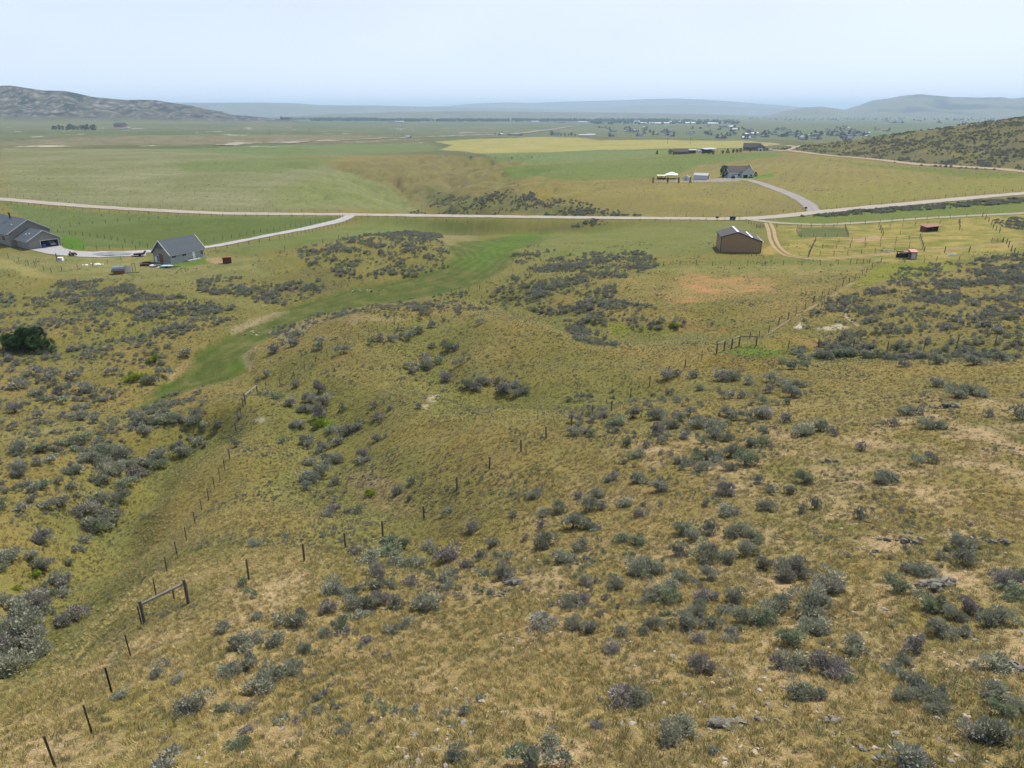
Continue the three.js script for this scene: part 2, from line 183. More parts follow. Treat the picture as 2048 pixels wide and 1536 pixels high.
{
  const add = new Float32Array(NA * NR);
  for (let r = 0; r < NR; r++) for (let c = 0; c < NA; c++) {
    const i = r * NA + c, D = RD[r], x = Math.sin(AZr[c]) * D, z = -Math.cos(AZr[c]) * D; vx[i] = x; vz[i] = z; let y = 0;
    if (D < 1600) {
      for (const q of cuts) if (x > q.b[0] && x < q.b[2] && z > q.b[1] && z < q.b[3]) { const e = segDist(x + q.w * 0.35 * noise(x / q.w / 1.4, z / q.w / 1.4), z + q.w * 0.35 * noise(x / q.w / 1.4 + 9, z / q.w / 1.4), q.p) / q.w, s = Math.exp(-e * e); y -= q.d * s; cutD[i] = Math.max(cutD[i], s); }
      for (const [kx, kz, kr, kh] of knolls) { const e = ((x - kx) ** 2 + (z - kz) ** 2) / (kr * kr); if (e < 6) y += kh * Math.exp(-e); }
    }
    if (D < 500) { const q = 1 - sstep(180, 330, D); y += q * (0.30 * noise(x / 11, z / 11) + 0.13 * noise(x / 3.6, z / 3.6)) + (1 - sstep(45, 120, D)) * (0.055 * noise(x / 1.1, z / 1.1) + 0.03 * noise(x / 0.55, z / 0.55)) + 0.18 * noise(x / 30, z / 30) * sstep(40, 120, D); }
    else if (D < 3000) y += 0.9 * sstep(450, 900, D) * noise(x / 90, z / 60) + 2.2 * sstep(900, 2200, D) * fbm(x / 190, z / 230);
    else if (hillId[i] >= 0) { const q = hillT[i]; const amp = Math.min(hills[hillId[i]].wl * 0.05, 30) * clamp(q * 3) * clamp(1.25 - Math.abs(q - 0.5)); y += q < 0.93 ? amp * fbm(x / hills[hillId[i]].wl, z / hills[hillId[i]].wl, 4) : 0.15 * amp * noise(x / 80, z / 80); }
    else y += 3 * noise(x / 500, z / 500);
    if (D > 340 && D < 1100) { const e = segDist(x, z, cuts[5].p), w = (1 - sstep(35, 115, e)) * sstep(340, 420, D); if (w > 0) y -= w * (4.5 * Math.pow(1 - Math.min(1, 2.2 * Math.abs(noise(x / 34 + z / 120 + 0.4 * noise(x / 25, z / 25), z / 150))), 2) + 2.0 * Math.abs(noise(x / 14, z / 30))); }
    // eroded breaks among the far left fields
    if (D > 1150 && D < 2300) { const w = sstep(1150, 1300, D) * (1 - sstep(1500, 1900, D)) * (1 - sstep(-0.3, -0.12, AZr[c])); if (w > 0) y -= w * 7 * Math.abs(fbm(x / 60, z / 110)); }
    let h0 = hg[i] + y;
    for (const [bx, bz, br, by] of bench) { const e = Math.hypot(x - bx, z - bz) / br; if (e < 1.6) h0 = lerp(by, h0, sstep(0.75, 1.6, e)); }
    if (D > 90 && D < 330) { const e = polyDist(x, z, hayStrip); if (e > -9) h0 += 0.15 * sstep(-9, -1.2, e) * (1 - sstep(-1.2, 0.6, e)) - 0.3 * sstep(-1.2, 0.8, e); }
    if (D > 250 && D < 620) { let m = 1e9, my = 0; for (const q of roadBed) { const e = (q.x - x) ** 2 + (q.z - z) ** 2; if (e < m) { m = e; my = q.y; } } m = Math.sqrt(m); if (m < 22) h0 = lerp(my - CAMY, h0, sstep(5.5, 22, m)); }
    add[i] = h0;
  }
  hg.set(add);
}
console.log('terrain ready');
// ---------------------------------------------------------------- what grows where (plots in metres on the ground)
const W = (p) => p.map(V2);
// [outline, colour, strength, soft edge in metres, tuft density, second colour, patch size]
const stonySlope = W([[-420, 1536], [-200, 1330], [120, 1290], [330, 1190], [800, 1070], [1200, 900], [1600, 830], [2120, 780], [2500, 1000], [2500, 1600], [1024, 2600], [-420, 2400]]); // the dry stony hillside under the drone
const plots = [
  [[[-200, 700], [300, 650], [1000, 600], [1500, 560], [2200, 500], [2200, 380], [1500, 432], [700, 426], [0, 392], [-300, 380]], '#727839', 0.4, 14, 1],
  [[[0, 402], [300, 424], [560, 427], [840, 425], [830, 395], [760, 370], [680, 340], [640, 322], [400, 300], [0, 296]], '#7d7f50', 1, 12, 1, '#8b8b64', 60],
  [[[330, 326], [560, 313], [690, 316], [640, 330], [560, 346], [380, 342]], '#69793b', 0.8, 14, 1, '#788246', 50],
  [[[560, 420], [840, 423], [820, 392], [760, 368], [690, 345], [600, 360], [520, 390]], '#7b8348', 0.9, 14, 1, '#868a56', 40],
  [[[340, 298], [640, 290], [860, 288], [880, 300], [700, 312], [500, 312]], '#6d8143', 0.8, 18, 1, '#7b8652', 60],
  [[[0, 282], [150, 275], [300, 270], [480, 272], [640, 262], [860, 262], [900, 268], [640, 284], [480, 289], [300, 289], [100, 291], [0, 293]], '#7a7453', 0.85, 20, 1, '#8f8464', 40],
  [[[840, 425], [810, 385], [760, 365], [690, 335], [720, 322], [850, 308], [930, 322], [1000, 330], [970, 345], [1040, 370], [1060, 385], [1150, 412], [1280, 432], [900, 430]], '#7c6f44', 0.9, 14, 1, '#89804a', 22],
  [[[870, 428], [830, 385], [880, 375], [960, 395], [1100, 400], [1250, 430]], '#74704c', 0.6, 8, 1, '#5f7038', 14],
  [[[1040, 385], [1160, 372], [1440, 364], [1350, 352], [1390, 335], [1540, 326], [1575, 313], [1640, 311], [1900, 340], [1950, 352], [2048, 352], [2048, 380], [1640, 419], [1300, 432], [1150, 412]], '#938748', 1, 4, 1, '#897f4a', 40],
  [[[1640, 416], [1560, 392], [1760, 372], [2048, 350], [2048, 376]], '#88873f', 0.8, 10, 1, '#8d8745', 40],
  [[[1640, 318], [1900, 338], [2048, 346], [2048, 356], [1940, 356], [1850, 345]], '#6f7b33', 0.8, 6, 1],
  [[[1000, 338], [1080, 330], [1340, 311], [1560, 304], [1575, 311], [1400, 330], [1350, 352], [1150, 362], [1010, 352]], '#6e7c38', 1, 4, 1, '#75803f', 60],
  [[[960, 306], [1200, 301], [1500, 297], [1340, 309], [1080, 328], [1000, 326]], '#76854d', 0.95, 5, 1],
  [[[880, 300], [905, 290], [870, 283], [950, 278], [1080, 274], [1150, 275], [1200, 281], [1300, 279], [1500, 282], [1562, 288], [1500, 295], [1200, 300], [955, 307]], '#b0a662', 1, 6, 1, '#a09c58', 50],
  [[[0, 402], [60, 412], [180, 424], [380, 432], [690, 434], [600, 460], [412, 492], [300, 498], [125, 494], [100, 470]], '#64743a', 1, 2.5, 0.5, '#6f7a44', 14],
  [[[110, 465], [350, 437], [690, 435], [590, 462], [420, 488], [300, 492]], '#5e6d31', 0.9, 2, 0.4, '#657236', 14],
  [[[420, 498], [560, 476], [735, 435], [860, 437], [960, 452], [890, 472], [860, 466], [700, 478], [600, 492], [500, 510]], '#6b7a3b', 0.95, 4, 0.5, '#7c7f48', 16],
  [[[0, 505], [120, 510], [300, 510], [420, 505], [520, 515], [560, 540], [400, 570], [200, 560], [0, 540]], '#7b7f47', 0.9, 6, 0.8, '#92895a', 6],
  [[[118, 474], [160, 477], [175, 490], [165, 500], [132, 499]], '#557f1e', 0.9, 1.5, 0.2],
  [[[0, 478], [30, 481], [34, 491], [0, 488]], '#55801c', 1, 1, 0.2],
  [[[345, 534], [345, 530], [412, 515], [428, 519], [400, 530]], '#617f28', 0.85, 1, 0.5],
  [[[412, 517], [440, 514], [455, 525], [430, 528]], '#b39672', 0.8, 1.5, 0.2],
  [[[160, 512], [290, 512], [300, 535], [210, 545], [150, 535]], '#a59a66', 0.55, 3, 0.5, '#7d8048', 3],
  [[[0, 515], [60, 535], [110, 556], [60, 556], [0, 530]], '#a0965a', 0.7, 1.5, 0.6],
  [[[560, 560], [620, 530], [720, 560], [640, 598], [560, 595]], '#736645', 0.7, 5, 1, '#75723f', 8],
  [[[330, 560], [420, 580], [540, 610], [520, 622], [420, 602], [340, 575]], '#8a8450', 0.6, 2, 0.8],
  // mown hay bottom of the draw
  [hayStrip, '#57652a', 1, 1.3, 0.06, '#6b6d3a', 5],
  [[[920, 530], [960, 490], [1030, 465], [1110, 462], [1040, 492], [1020, 510], [960, 540]], '#5a7628', 0.7, 6, 0.05],
  [[[440, 750], [503, 738], [492, 712], [470, 720]], '#587423', 0.7, 2, 0.05],
  [[[840, 480], [890, 470], [950, 465], [940, 480], [900, 492]], '#8f8458', 0.8, 5, 0.4],
  [[[455, 656], [545, 624], [580, 622], [470, 668]], '#a3926f', 0.8, 1.2, 0.6],
  [[[330, 748], [380, 712], [386, 726], [340, 764]], '#a08a5e', 0.8, 1.2, 0.8],
  [[[484, 712], [520, 690], [500, 712], [507, 736], [498, 742]], '#9d8e6b', 0.8, 0.7, 0.6],
  [[[556, 668], [640, 634], [644, 644], [570, 684]], '#a2947a', 0.6, 2, 0.7],
  [[[640, 642], [740, 630], [822, 636], [800, 645], [700, 650]], '#a08d64', 0.75, 1.5, 0.7],
  [[[240, 775], [270, 745], [330, 728], [330, 740], [270, 765]], '#898421', 0.7, 1, 1],
  [[[0, 880], [60, 850], [230, 840], [340, 800], [240, 850], [60, 880]], '#a59a70', 0.5, 2, 1.2, '#7d7a40', 3],
  [[[625, 830], [650, 832], [668, 852], [640, 856]], '#6d8c1c', 0.9, 0.8, 1],
  [[[690, 940], [770, 935], [830, 1020], [790, 1032], [720, 1000]], '#a38d68', 0.75, 1.5, 1.5, '#8d7d50', 2],
  [[[810, 1060], [850, 1045], [960, 1060], [1010, 1072], [930, 1100], [850, 1088]], '#6a6f2e', 0.7, 1, 1.2, '#7a7338', 2],
  [[[420, 1260], [520, 1190], [640, 1225], [660, 1300], [600, 1400], [520, 1536], [330, 1536], [430, 1400]], '#b79d74', 0.45, 2, 0.75, '#98874f', 1.2],
  [[[900, 900], [1180, 860], [1400, 1000], [1200, 1150], [900, 1150], [800, 1080]], '#8d7742', 0.5, 6, 1, '#837a40', 4],
  [[[650, 1250], [1200, 1150], [1700, 1300], [2048, 1450], [2048, 1536], [500, 1536], [560, 1400]], '#a18860', 0.45, 3, 1, '#8f7d4c', 2],
  [[[1440, 742], [1385, 735], [1430, 712], [1490, 704], [1560, 715], [1570, 732], [1520, 744]], '#918534', 0.9, 1.2, 1.2, '#8a6c34', 3],
  [[[1440, 706], [1485, 690], [1560, 696], [1575, 708], [1480, 712]], '#638226', 0.8, 1.6, 1.2],
  [[[1520, 688], [1560, 668], [1640, 676], [1700, 690], [1640, 698], [1540, 698]], '#a5854f', 0.75, 2, 1, '#8f8a3a', 4],
  [[[1320, 572], [1400, 550], [1520, 558], [1545, 585], [1400, 596], [1330, 592]], '#b98c5c', 0.95, 8, 0.35, '#978650', 7],
  [[[1210, 560], [1300, 548], [1330, 575], [1240, 580]], '#a18a50', 0.6, 3, 0.8, '#858248', 4],
  [[[1320, 655], [1400, 645], [1480, 655], [1400, 670]], '#a57f50', 0.75, 1.5, 0.8, '#7d7a44', 2],
  [[[1180, 650], [1240, 648], [1330, 662], [1230, 668]], '#7c8a1f', 0.6, 1.5, 1],
  [[[1300, 536], [1500, 530], [1740, 528], [1720, 545], [1500, 552], [1350, 545]], '#7f8541', 0.6, 3, 0.8, '#a38f5c', 5],
  [[[1560, 452], [1760, 446], [1960, 433], [2048, 426], [2048, 500], [1880, 525], [1640, 522], [1575, 510]], '#7f823a', 0.95, 4, 0.8, '#b09c58', 7],
  [[[1090, 470], [1180, 452], [1480, 444], [1535, 455], [1442, 505], [1250, 512], [1050, 518]], '#757d3f', 0.9, 5, 0.7, '#7f8048', 12],
  [[[1050, 462], [1120, 450], [1180, 446], [1180, 452], [1125, 462]], '#7d6f4a', 0.8, 2, 0.8, '#667038', 4],
  [[[1530, 440], [1640, 429], [2048, 395], [2048, 423], [1800, 438], [1640, 447]], '#6f7d38', 0.9, 3, 0.6],
  [[[1700, 576], [1742, 536], [1800, 526], [1900, 526], [1960, 524], [1850, 552], [1760, 562]], '#7c861e', 0.85, 2.5, 0.8, '#8a8a36', 5],
  [[[1595, 474], [1600, 455], [1690, 455], [1697, 474]], '#5f6b38', 0.9, 0.8, 1.2],
  [[[1696, 480], [1750, 471], [1775, 479], [1720, 484]], '#c0a07a', 0.9, 1, 0.1],
  [[[1576, 520], [1700, 521], [1740, 528], [1400, 526], [1440, 518]], '#6f7d30', 0.6, 2, 0.7],
  [[[1520, 500], [1545, 490], [1560, 505], [1530, 512]], '#b79a58', 0.7, 1.2, 0.3],
  [[[1588, 655], [1600, 645], [1610, 652], [1600, 658]], '#d8cdb6', 0.95, 0.5, 0],
  [[[1636, 656], [1680, 648], [1700, 655], [1650, 662]], '#cfc2a6', 0.8, 0.8, 0.1],
  [[[508, 841], [522, 834], [536, 838], [522, 845]], '#aca28b', 0.9, 0.35, 0],
  [[[855, 800], [868, 790], [880, 792], [866, 806]], '#cabd9c', 0.8, 0.8, 0.1],
  [[[842, 812], [860, 808], [852, 818]], '#cabd9c', 0.9, 0.4, 0.1],
  [[[440, 350], [520, 350], [505, 364], [450, 362]], '#53801f', 0.0, 3, 0.2],
  [[[1440, 364], [1450, 350], [1520, 350], [1545, 346], [1545, 354], [1490, 358]], '#5d8a22', 0.85, 2, 0.2],
  [[[1300, 362], [1380, 360], [1470, 356], [1490, 357], [1475, 363], [1380, 364]], '#a9a096', 0.9, 2, 0.05],
].map(([p, hex, k, soft, tuft, hex2, size]) => { const w = p === hayStrip ? p : W(p), b = [1e9, 1e9, -1e9, -1e9]; for (const [x, z] of w) { b[0] = Math.min(b[0], x - soft); b[1] = Math.min(b[1], z - soft); b[2] = Math.max(b[2], x + soft); b[3] = Math.max(b[3], z + soft); } return { w, b, c: C(hex), k, soft, tuft, c2: hex2 && C(hex2), size }; });
const K = { olive: C('#80783f'), tan: C('#9b864c'), straw: C('#a8955e'), soil: C('#b9a07a'), grey: C('#7f7c52'), green: C('#707a3c'), far: C('#626a40'), farTan: C('#7a744f'), bandG: C('#586f35'), rockPale: C('#a89d96'), ridgeDark: C('#272d29'), ridge: C('#5c5a4a'), sageHill: C('#776f44'), sageHill2: C('#686743'), forest: C('#2e3a24'), mtn: C('#77714f'), mesa: C('#80764f'), white: C('#d9cfbd'), plainB: C('#616b3c') };
const cg = new Float32Array(NA * NR * 3), tg = new Float32Array(NA * NR);
{
  const cr = rng(99);
  for (let r = 0; r < NR; r++) for (let c = 0; c < NA; c++) {
    const i = r * NA + c, D = RD[r], x = vx[i], z = vz[i]; let k, tuft = 1;
    if (hillId[i] >= 0) {
      const id = hills[hillId[i]].id, t = hillT[i], arc = AZr[c] * D;
      if (id === 'left_ridge') { const n = fbm(arc / 26 + 2.2 * noise(arc / 120, D / 110), D / 30 + 0.5 * noise(arc / 60, D / 60), 4), up = sstep(0.18, 0.5, t + 0.25 * fbm(arc / 160, D / 160)); k = mix3(C('#75774f'), K.ridge, sstep(0.1, 0.4, t)); k = mix3(k, K.ridgeDark, up * sstep(-0.05, 0.2, fbm(arc / 48 + 4, D / 130, 4))); k = mix3(k, K.rockPale, up * 0.75 * sstep(0.16, 0.27, n + 0.4 * fbm(arc / 200, D / 90) - 0.03)); }
      else if (id === 'sage_hill') { k = mix3(K.sageHill, K.sageHill2, clamp(0.5 + 0.9 * fbm(x / 40, z / 40))); k = mix3(k, C('#827a42'), sstep(0.1, 0.4, fbm(x / 25 + 5, z / 25))); }
      else if (id === 'right_mountain') { const f = sstep(0.08, 0.3, fbm(arc / 600, D / 700, 4) + 0.22 * (sstep(0.25, 0.6, t) - 0.4)); k = mix3(K.mtn, K.forest, f * sstep(0.18, 0.4, t) * sstep(1700, 1790, 1024 + PXAZ * Math.tan(AZr[c]))); k = mix3(k, C('#8f8660'), 0.5 * sstep(0.1, 0.35, fbm(arc / 250 + 3, D / 300))); }
      else if (id === 'far_mountains') k = C('#736c4c'); else k = mix3(K.mesa, C('#675f40'), clamp(0.5 + fbm(arc / 300, D / 250, 4)));
      tuft = 0;
    } else if (D > 900) {
      const n = fbm(x / 260, z / 420, 4); k = mix3(K.far, K.farTan, clamp(0.45 + 1.2 * n));
      if (D > 1500) k = mix3(k, K.bandG, (0.75 * sstep(0.05, 0.25, noise(z / 420 + 0.4 * noise(x / 900, 3), x / 5200))));
      if (D > 1150 && D < 3600) { const br = fbm(x / 70, z / 100, 4); k = mix3(k, C('#8d8468'), 0.6 * sstep(0.12, 0.3, br)); if (AZr[c] < 0) k = mix3(k, K.white, sstep(0.42, 0.5, br + 0.25 * noise(x / 300, z / 300))); }
      k = mix3(k, K.plainB, 0.5 * sstep(0, 0.3, noise(x / 1100, z / 1500)));
      tuft = 0;
    } else {
      const n = fbm(x / 16, z / 16, 3), n2 = fbm(x / 4 + 31, z / 4, 3);
      k = mix3(K.olive, K.tan, clamp(0.42 + 0.9 * n)); k = mix3(k, K.grey, 0.55 * clamp(0.2 + 1.3 * fbm(x / 9 + 60, z / 9)));
      const onSlope = D < 130 ? sstep(-9, 9, polyDist(x, z, stonySlope) + 5 * noise(x / 9, z / 9)) : 0, bare = onSlope * clamp(0.30 + 1.3 * n2); k = mix3(k, K.soil, bare); tuft *= 1 - 0.8 * sstep(0.5, 0.95, bare); k = mix3(k, K.green, 0.5 * cutD[i]);
    }
    if (D < 1900) for (const q of plots) if (x > q.b[0] && x < q.b[2] && z > q.b[1] && z < q.b[3]) {
      const s = q.soft, e = polyDist(x, z, q.w); if (e < -s) continue; const wob = s * (0.55 * noise(x / s / 1.3, z / s / 1.3) + 0.4 * noise(x / s / 0.5, z / s / 0.5)), a = q.k * sstep(-0.7 * s, 0.7 * s, e + wob);
      if (a <= 0) continue; let cc = q.c; if (q.c2) cc = mix3(q.c, q.c2, clamp(0.5 + 1.5 * fbm(x / q.size, z / q.size, 3))); k = mix3(k, cc, a); tuft = lerp(tuft, q.tuft, a);
    }
    const px = 0.5 * fbm(x / 2.2, z / 2.2, 2), g = 1 + 0.16 * px * (D < 700 ? 1 : 0.4) + (cr() - 0.5) * (D < 60 ? 0.10 : D < 900 ? 0.17 : 0.10) + 0.10 * fbm(x / 7 + 3, z / 7);
    cg[i * 3] = k[0] * g; cg[i * 3 + 1] = k[1] * g; cg[i * 3 + 2] = k[2] * g; tg[i] = tuft;
  }
}
// streaks of seed heads on the big left field, cultivation rows on the hay fields, windrows on the mown bottom
const rows1 = W([[1040, 385], [1440, 364], [1640, 419], [1300, 432]]), rows2 = W([[1390, 335], [1640, 311], [1950, 352], [1640, 400], [1500, 360]]), streak = W([[0, 400], [500, 426], [560, 360], [300, 330], [0, 320]]), hay = plots.find((q) => q.tuft === 0.06).w, wheat = W([[1100, 299], [1500, 295], [1560, 288], [1300, 279], [1100, 275]]);
for (let i = 0; i < NA * NR; i++) {
  const x = vx[i], z = vz[i], D = Math.hypot(x, z); let g = 1;
  if (D > 300 && D < 900 && x > 0) { if (polyDist(x, z, rows1) > 0) g += 0.05 * Math.sin((x * 0.35 + z * 0.94) * 0.9 + 1.5 * noise(x / 40, z / 40)); if (polyDist(x, z, rows2) > 0) g += 0.04 * Math.sin((x * 0.9 + z * 0.4) * 0.8 + noise(x / 30, z / 30)); }
  if (D > 320 && D < 800 && x < 0 && polyDist(x, z, streak) > 0) g += 0.16 * sstep(0.12, 0.5, noise(x / 40 + 4, z / 9)) ;
  if (D > 100 && D < 340 && polyDist(x, z, hay) > 0) { const e = segDist(x, z, hay); g += 0.10 * Math.sin(e * 2.4 + noise(x / 9, z / 9)) + 0.12 * sstep(0.2, 0.6, noise(x / 5, z / 5)); }
  if (g !== 1) for (let q = 0; q < 3; q++) cg[i * 3 + q] *= g;
}
// fine grain of stems, litter and soil, 5 m a repeat
const grainTex = noiseTex(1024, (i, j) => { const u = i / 1024, v = j / 1024; const a = tileNoise(u, v, 160), b = tileNoise(u + 0.3, v + 0.1, 60), c = tileNoise(v, u, 250), d = tileNoise(u + 0.7, v, 22), e = 205 + 30 * a + 22 * b + 26 * c + 10 * d; return [e + 5 * b, e + 2 * a, e - 8 * b]; });
const grainBump = noiseTex(512, (i, j) => { const u = i / 512, v = j / 512, e = 128 + 60 * tileNoise(u, v, 128) + 50 * tileNoise(u + 0.3, v, 40); return [e, e, e]; }, false);
{
  const pos = new Float32Array(NA * NR * 3), uv = new Float32Array(NA * NR * 2), idx = new Uint32Array((NA - 1) * (NR - 1) * 6);
  for (let i = 0; i < NA * NR; i++) { pos[i * 3] = vx[i]; pos[i * 3 + 1] = CAMY + hg[i]; pos[i * 3 + 2] = vz[i]; uv[i * 2] = vx[i] / 5; uv[i * 2 + 1] = vz[i] / 5; }
  let o = 0; for (let r = 0; r < NR - 1; r++) for (let c = 0; c < NA - 1; c++) { const a = r * NA + c, b = a + 1, d = a + NA, e = d + 1; idx[o++] = a; idx[o++] = b; idx[o++] = e; idx[o++] = a; idx[o++] = e; idx[o++] = d; }
  const g = new THREE.BufferGeometry(); g.setAttribute('position', new THREE.BufferAttribute(pos, 3)); g.setAttribute('uv', new THREE.BufferAttribute(uv, 2)); g.setAttribute('color', new THREE.BufferAttribute(cg, 3)); g.setIndex(new THREE.BufferAttribute(idx, 1)); g.computeVertexNormals();
  const m = new THREE.MeshStandardMaterial({ color: new THREE.Color().setRGB(1.55, 1.55, 1.55), vertexColors: true, map: grainTex, bumpMap: grainBump, bumpScale: 0.05, roughness: 1, side: THREE.DoubleSide }); m.specularIntensity = 0.2;
  const t = shade(new THREE.Mesh(g, m)); t.name = 'ground'; t.userData.kind = 'structure'; tag(t, 'rolling dry grassland falling from a hillside to fields and far hills', 'ground'); scene.add(t);
}
console.log('ground built');
// ---------------------------------------------------------------- roads
const gravelTex = noiseTex(512, (i, j) => { const u = i / 512, v = j / 512, e = 214 + 20 * tileNoise(u, v, 120) + 16 * tileNoise(u, v + 0.2, 30) + 14 * tileNoise(u + 0.4, v, 8); return [e, e - 1, e - 3]; });
function smoothLine(pxs, step, lift) { // place the surveyed line on the ground and sample it evenly
  const cv = new THREE.CatmullRomCurve3(pxs.map((p) => { const v = p.length === 2 ? P(...p) : new THREE.Vector3(p[0], 0, p[2]); v.y = 0; return v; }), false, 'centripetal'), L = cv.getLength(), n = Math.max(2, Math.ceil(L / step));
  return cv.getSpacedPoints(n).map((v) => ground(v.x, v.z));
}
const roadLines = [];
function ribbon(name, pxs, width, hex, o = {}) {
  const pts = Array.isArray(pxs[0]) ? smoothLine(pxs, o.step ?? 1.6) : pxs, n = pts.length, M = 9, pos = [], uv = [], idx = [], tone = [], lane = [0.80, 0.93, 1.06, 0.96, 0.90, 0.96, 1.06, 0.93, 0.80]; roadLines.push([pts.map((p) => [p.x, p.z]), width]);
  for (let i = 0; i < n; i++) {
    const a = pts[Math.max(0, i - 1)], b = pts[Math.min(n - 1, i + 1)], dx = b.x - a.x, dz = b.z - a.z, L = Math.hypot(dx, dz) || 1, w0 = (typeof width === 'function' ? width(i / (n - 1)) : width);
    for (let j = 0; j < M; j++) { const s = j / (M - 1) - 0.5, wob = j === 0 || j === M - 1 ? w0 * (0.10 * noise(i * 0.21 + j * 7, 3.3) + 0.10 * noise(i * 0.83 + j * 5, 8.1)) : 0, off = s * w0 + Math.sign(s) * wob, x = pts[i].x - dz / L * off, z = pts[i].z + dx / L * off; pos.push(x, H(x, z) + (o.lift ?? 0.09) + (1 - 4 * s * s) * (o.crown ?? 0.06), z); uv.push(x / 3, z / 3); const tn = lane[j] * (1 + 0.10 * noise(x / 6, z / 6) + 0.08 * noise(x / 1.5, z / 1.5)); tone.push(tn, tn, tn * (j === 0 || j === M - 1 ? 0.92 : 1)); }
  }
  for (let i = 0; i < n - 1; i++) for (let j = 0; j < M - 1; j++) { const a = i * M + j; idx.push(a, a + 1, a + M + 1, a, a + M + 1, a + M); }
  const g = new THREE.BufferGeometry(); g.setAttribute('position', new THREE.Float32BufferAttribute(pos, 3)); g.setAttribute('uv', new THREE.Float32BufferAttribute(uv, 2)); g.setAttribute('color', new THREE.Float32BufferAttribute(tone, 3)); g.setIndex(idx); g.computeVertexNormals();
  const m = shade(new THREE.Mesh(g, new THREE.MeshStandardMaterial({ vertexColors: true, color: col(hex, 0.58), map: gravelTex, roughness: 1, side: THREE.DoubleSide }))); m.name = numbered(name); m.userData.kind = 'structure'; tag(m, o.label, o.cat ?? 'road'); scene.add(m); return m;
}
ribbon('gravel_road', mainRoad.map((v) => [v.x, 0, v.z]), 8.2, '#d3c6b6', { label: 'pale gravel road crossing the whole valley between the fields', lift: 0.16 });
ribbon('gravel_driveway', [[705, 430.5], [690, 437], [640, 451], [560, 467], [480, 483], [412, 495], [360, 501], [300, 503.5], [250, 505], [200, 506]], 5.0, '#d6d3d4', { label: 'pale grey driveway curving from the gravel road to the grey workshop', cat: 'driveway', lift: 0.13 });
ribbon('gravel_driveway', [[1628, 423], [1615, 408], [1588, 392], [1555, 379], [1520, 366.5], [1490, 359.5], [1455, 358.5]], 6.5, '#b9aeab', { label: 'curving grey gravel driveway leading up to the white house', cat: 'driveway', lift: 0.12 });
ribbon('dirt_lane', [[1495, 438], [1530, 443.5], [1580, 447.5], [1640, 449.5], [1720, 446], [1820, 439], [1950, 431.5], [2048, 426.5], [2200, 417]], 4.2, '#c3b99c', { label: 'narrow pale lane running along the corral fences', cat: 'lane', lift: 0.12 });
for (const s of [-1, 1]) {
  const line = smoothLine([[1536, 446], [1542, 460], [1545, 476], [1550, 488], [1562, 502], [1582, 512], [1620, 516.5], [1700, 514], [1800, 507], [1880, 501], [1980, 491], [2048, 484]], 1.2), off = line.map((p, i) => { const a = line[Math.max(0, i - 1)], b = line[Math.min(line.length - 1, i + 1)], dx = b.x - a.x, dz = b.z - a.z, L = Math.hypot(dx, dz); return ground(p.x - dz / L * s * 0.95, p.z + dx / L * s * 0.95); });
  ribbon('wheel_track', off, (t) => 0.85 + 0.5 * (1 - t), '#cfae7c', { label: s < 0 ? 'bare wheel track of the two-track path curving past the barn, barn side' : 'bare wheel track of the two-track path curving past the barn, corral side', cat: 'track', lift: 0.05, crown: 0.0 });
}
ribbon('gravel_road', [[2250, 372], [2048, 343.5], [1900, 332.5], [1780, 322.5], [1700, 314.5], [1620, 306.5], [1572, 301.5], [1545, 300.3]], 8.5, '#cbb294', { label: 'tan dirt road skirting the foot of the sagebrush hill', lift: 0.2, step: 3 });
ribbon('gravel_road', [[1572, 301.5], [1590, 295], [1578, 291.5], [1540, 288], [1495, 282.5], [1455, 279.5]], 8, '#c3b29a', { label: 'dirt road bending away behind the dark roofed house to the yellow field', lift: 0.3, step: 3 });
ribbon('highway', [[440, 291], [500, 287.5], [560, 285.5], [640, 282], [760, 277], [860, 273.8], [930, 271], [1010, 268]], 22, '#c4b7a4', { label: 'distant pale highway cutting behind the left fields', lift: 0.9, crown: 0.2, step: 8, cat: 'highway' });
ribbon('highway', [[1020, 269.5], [1060, 265], [1110, 258.5], [1160, 252.5]], 26, '#b8ad9c', { label: 'far highway climbing toward the town', lift: 2.0, step: 20, cat: 'highway' });
ribbon('foot_path', [[1530, 671], [1548, 660], [1566, 648], [1590, 634], [1618, 618], [1648, 601], [1680, 583], [1712, 564]], (t) => 0.55 + 0.35 * Math.sin(t * 23) + 0.2 * Math.sin(t * 57), '#ad9563', { label: 'bare worn path running downhill beside the wooden fence', cat: 'path', lift: 0.05, crown: 0, step: 0.8 });
ribbon('foot_path', [[1706, 612], [1690, 622], [1692, 634], [1706, 645], [1718, 654]], 0.7, '#b8a274', { label: 'narrow bare trail winding through the sagebrush right of the fence', cat: 'path', lift: 0.05, crown: 0, step: 0.8 });
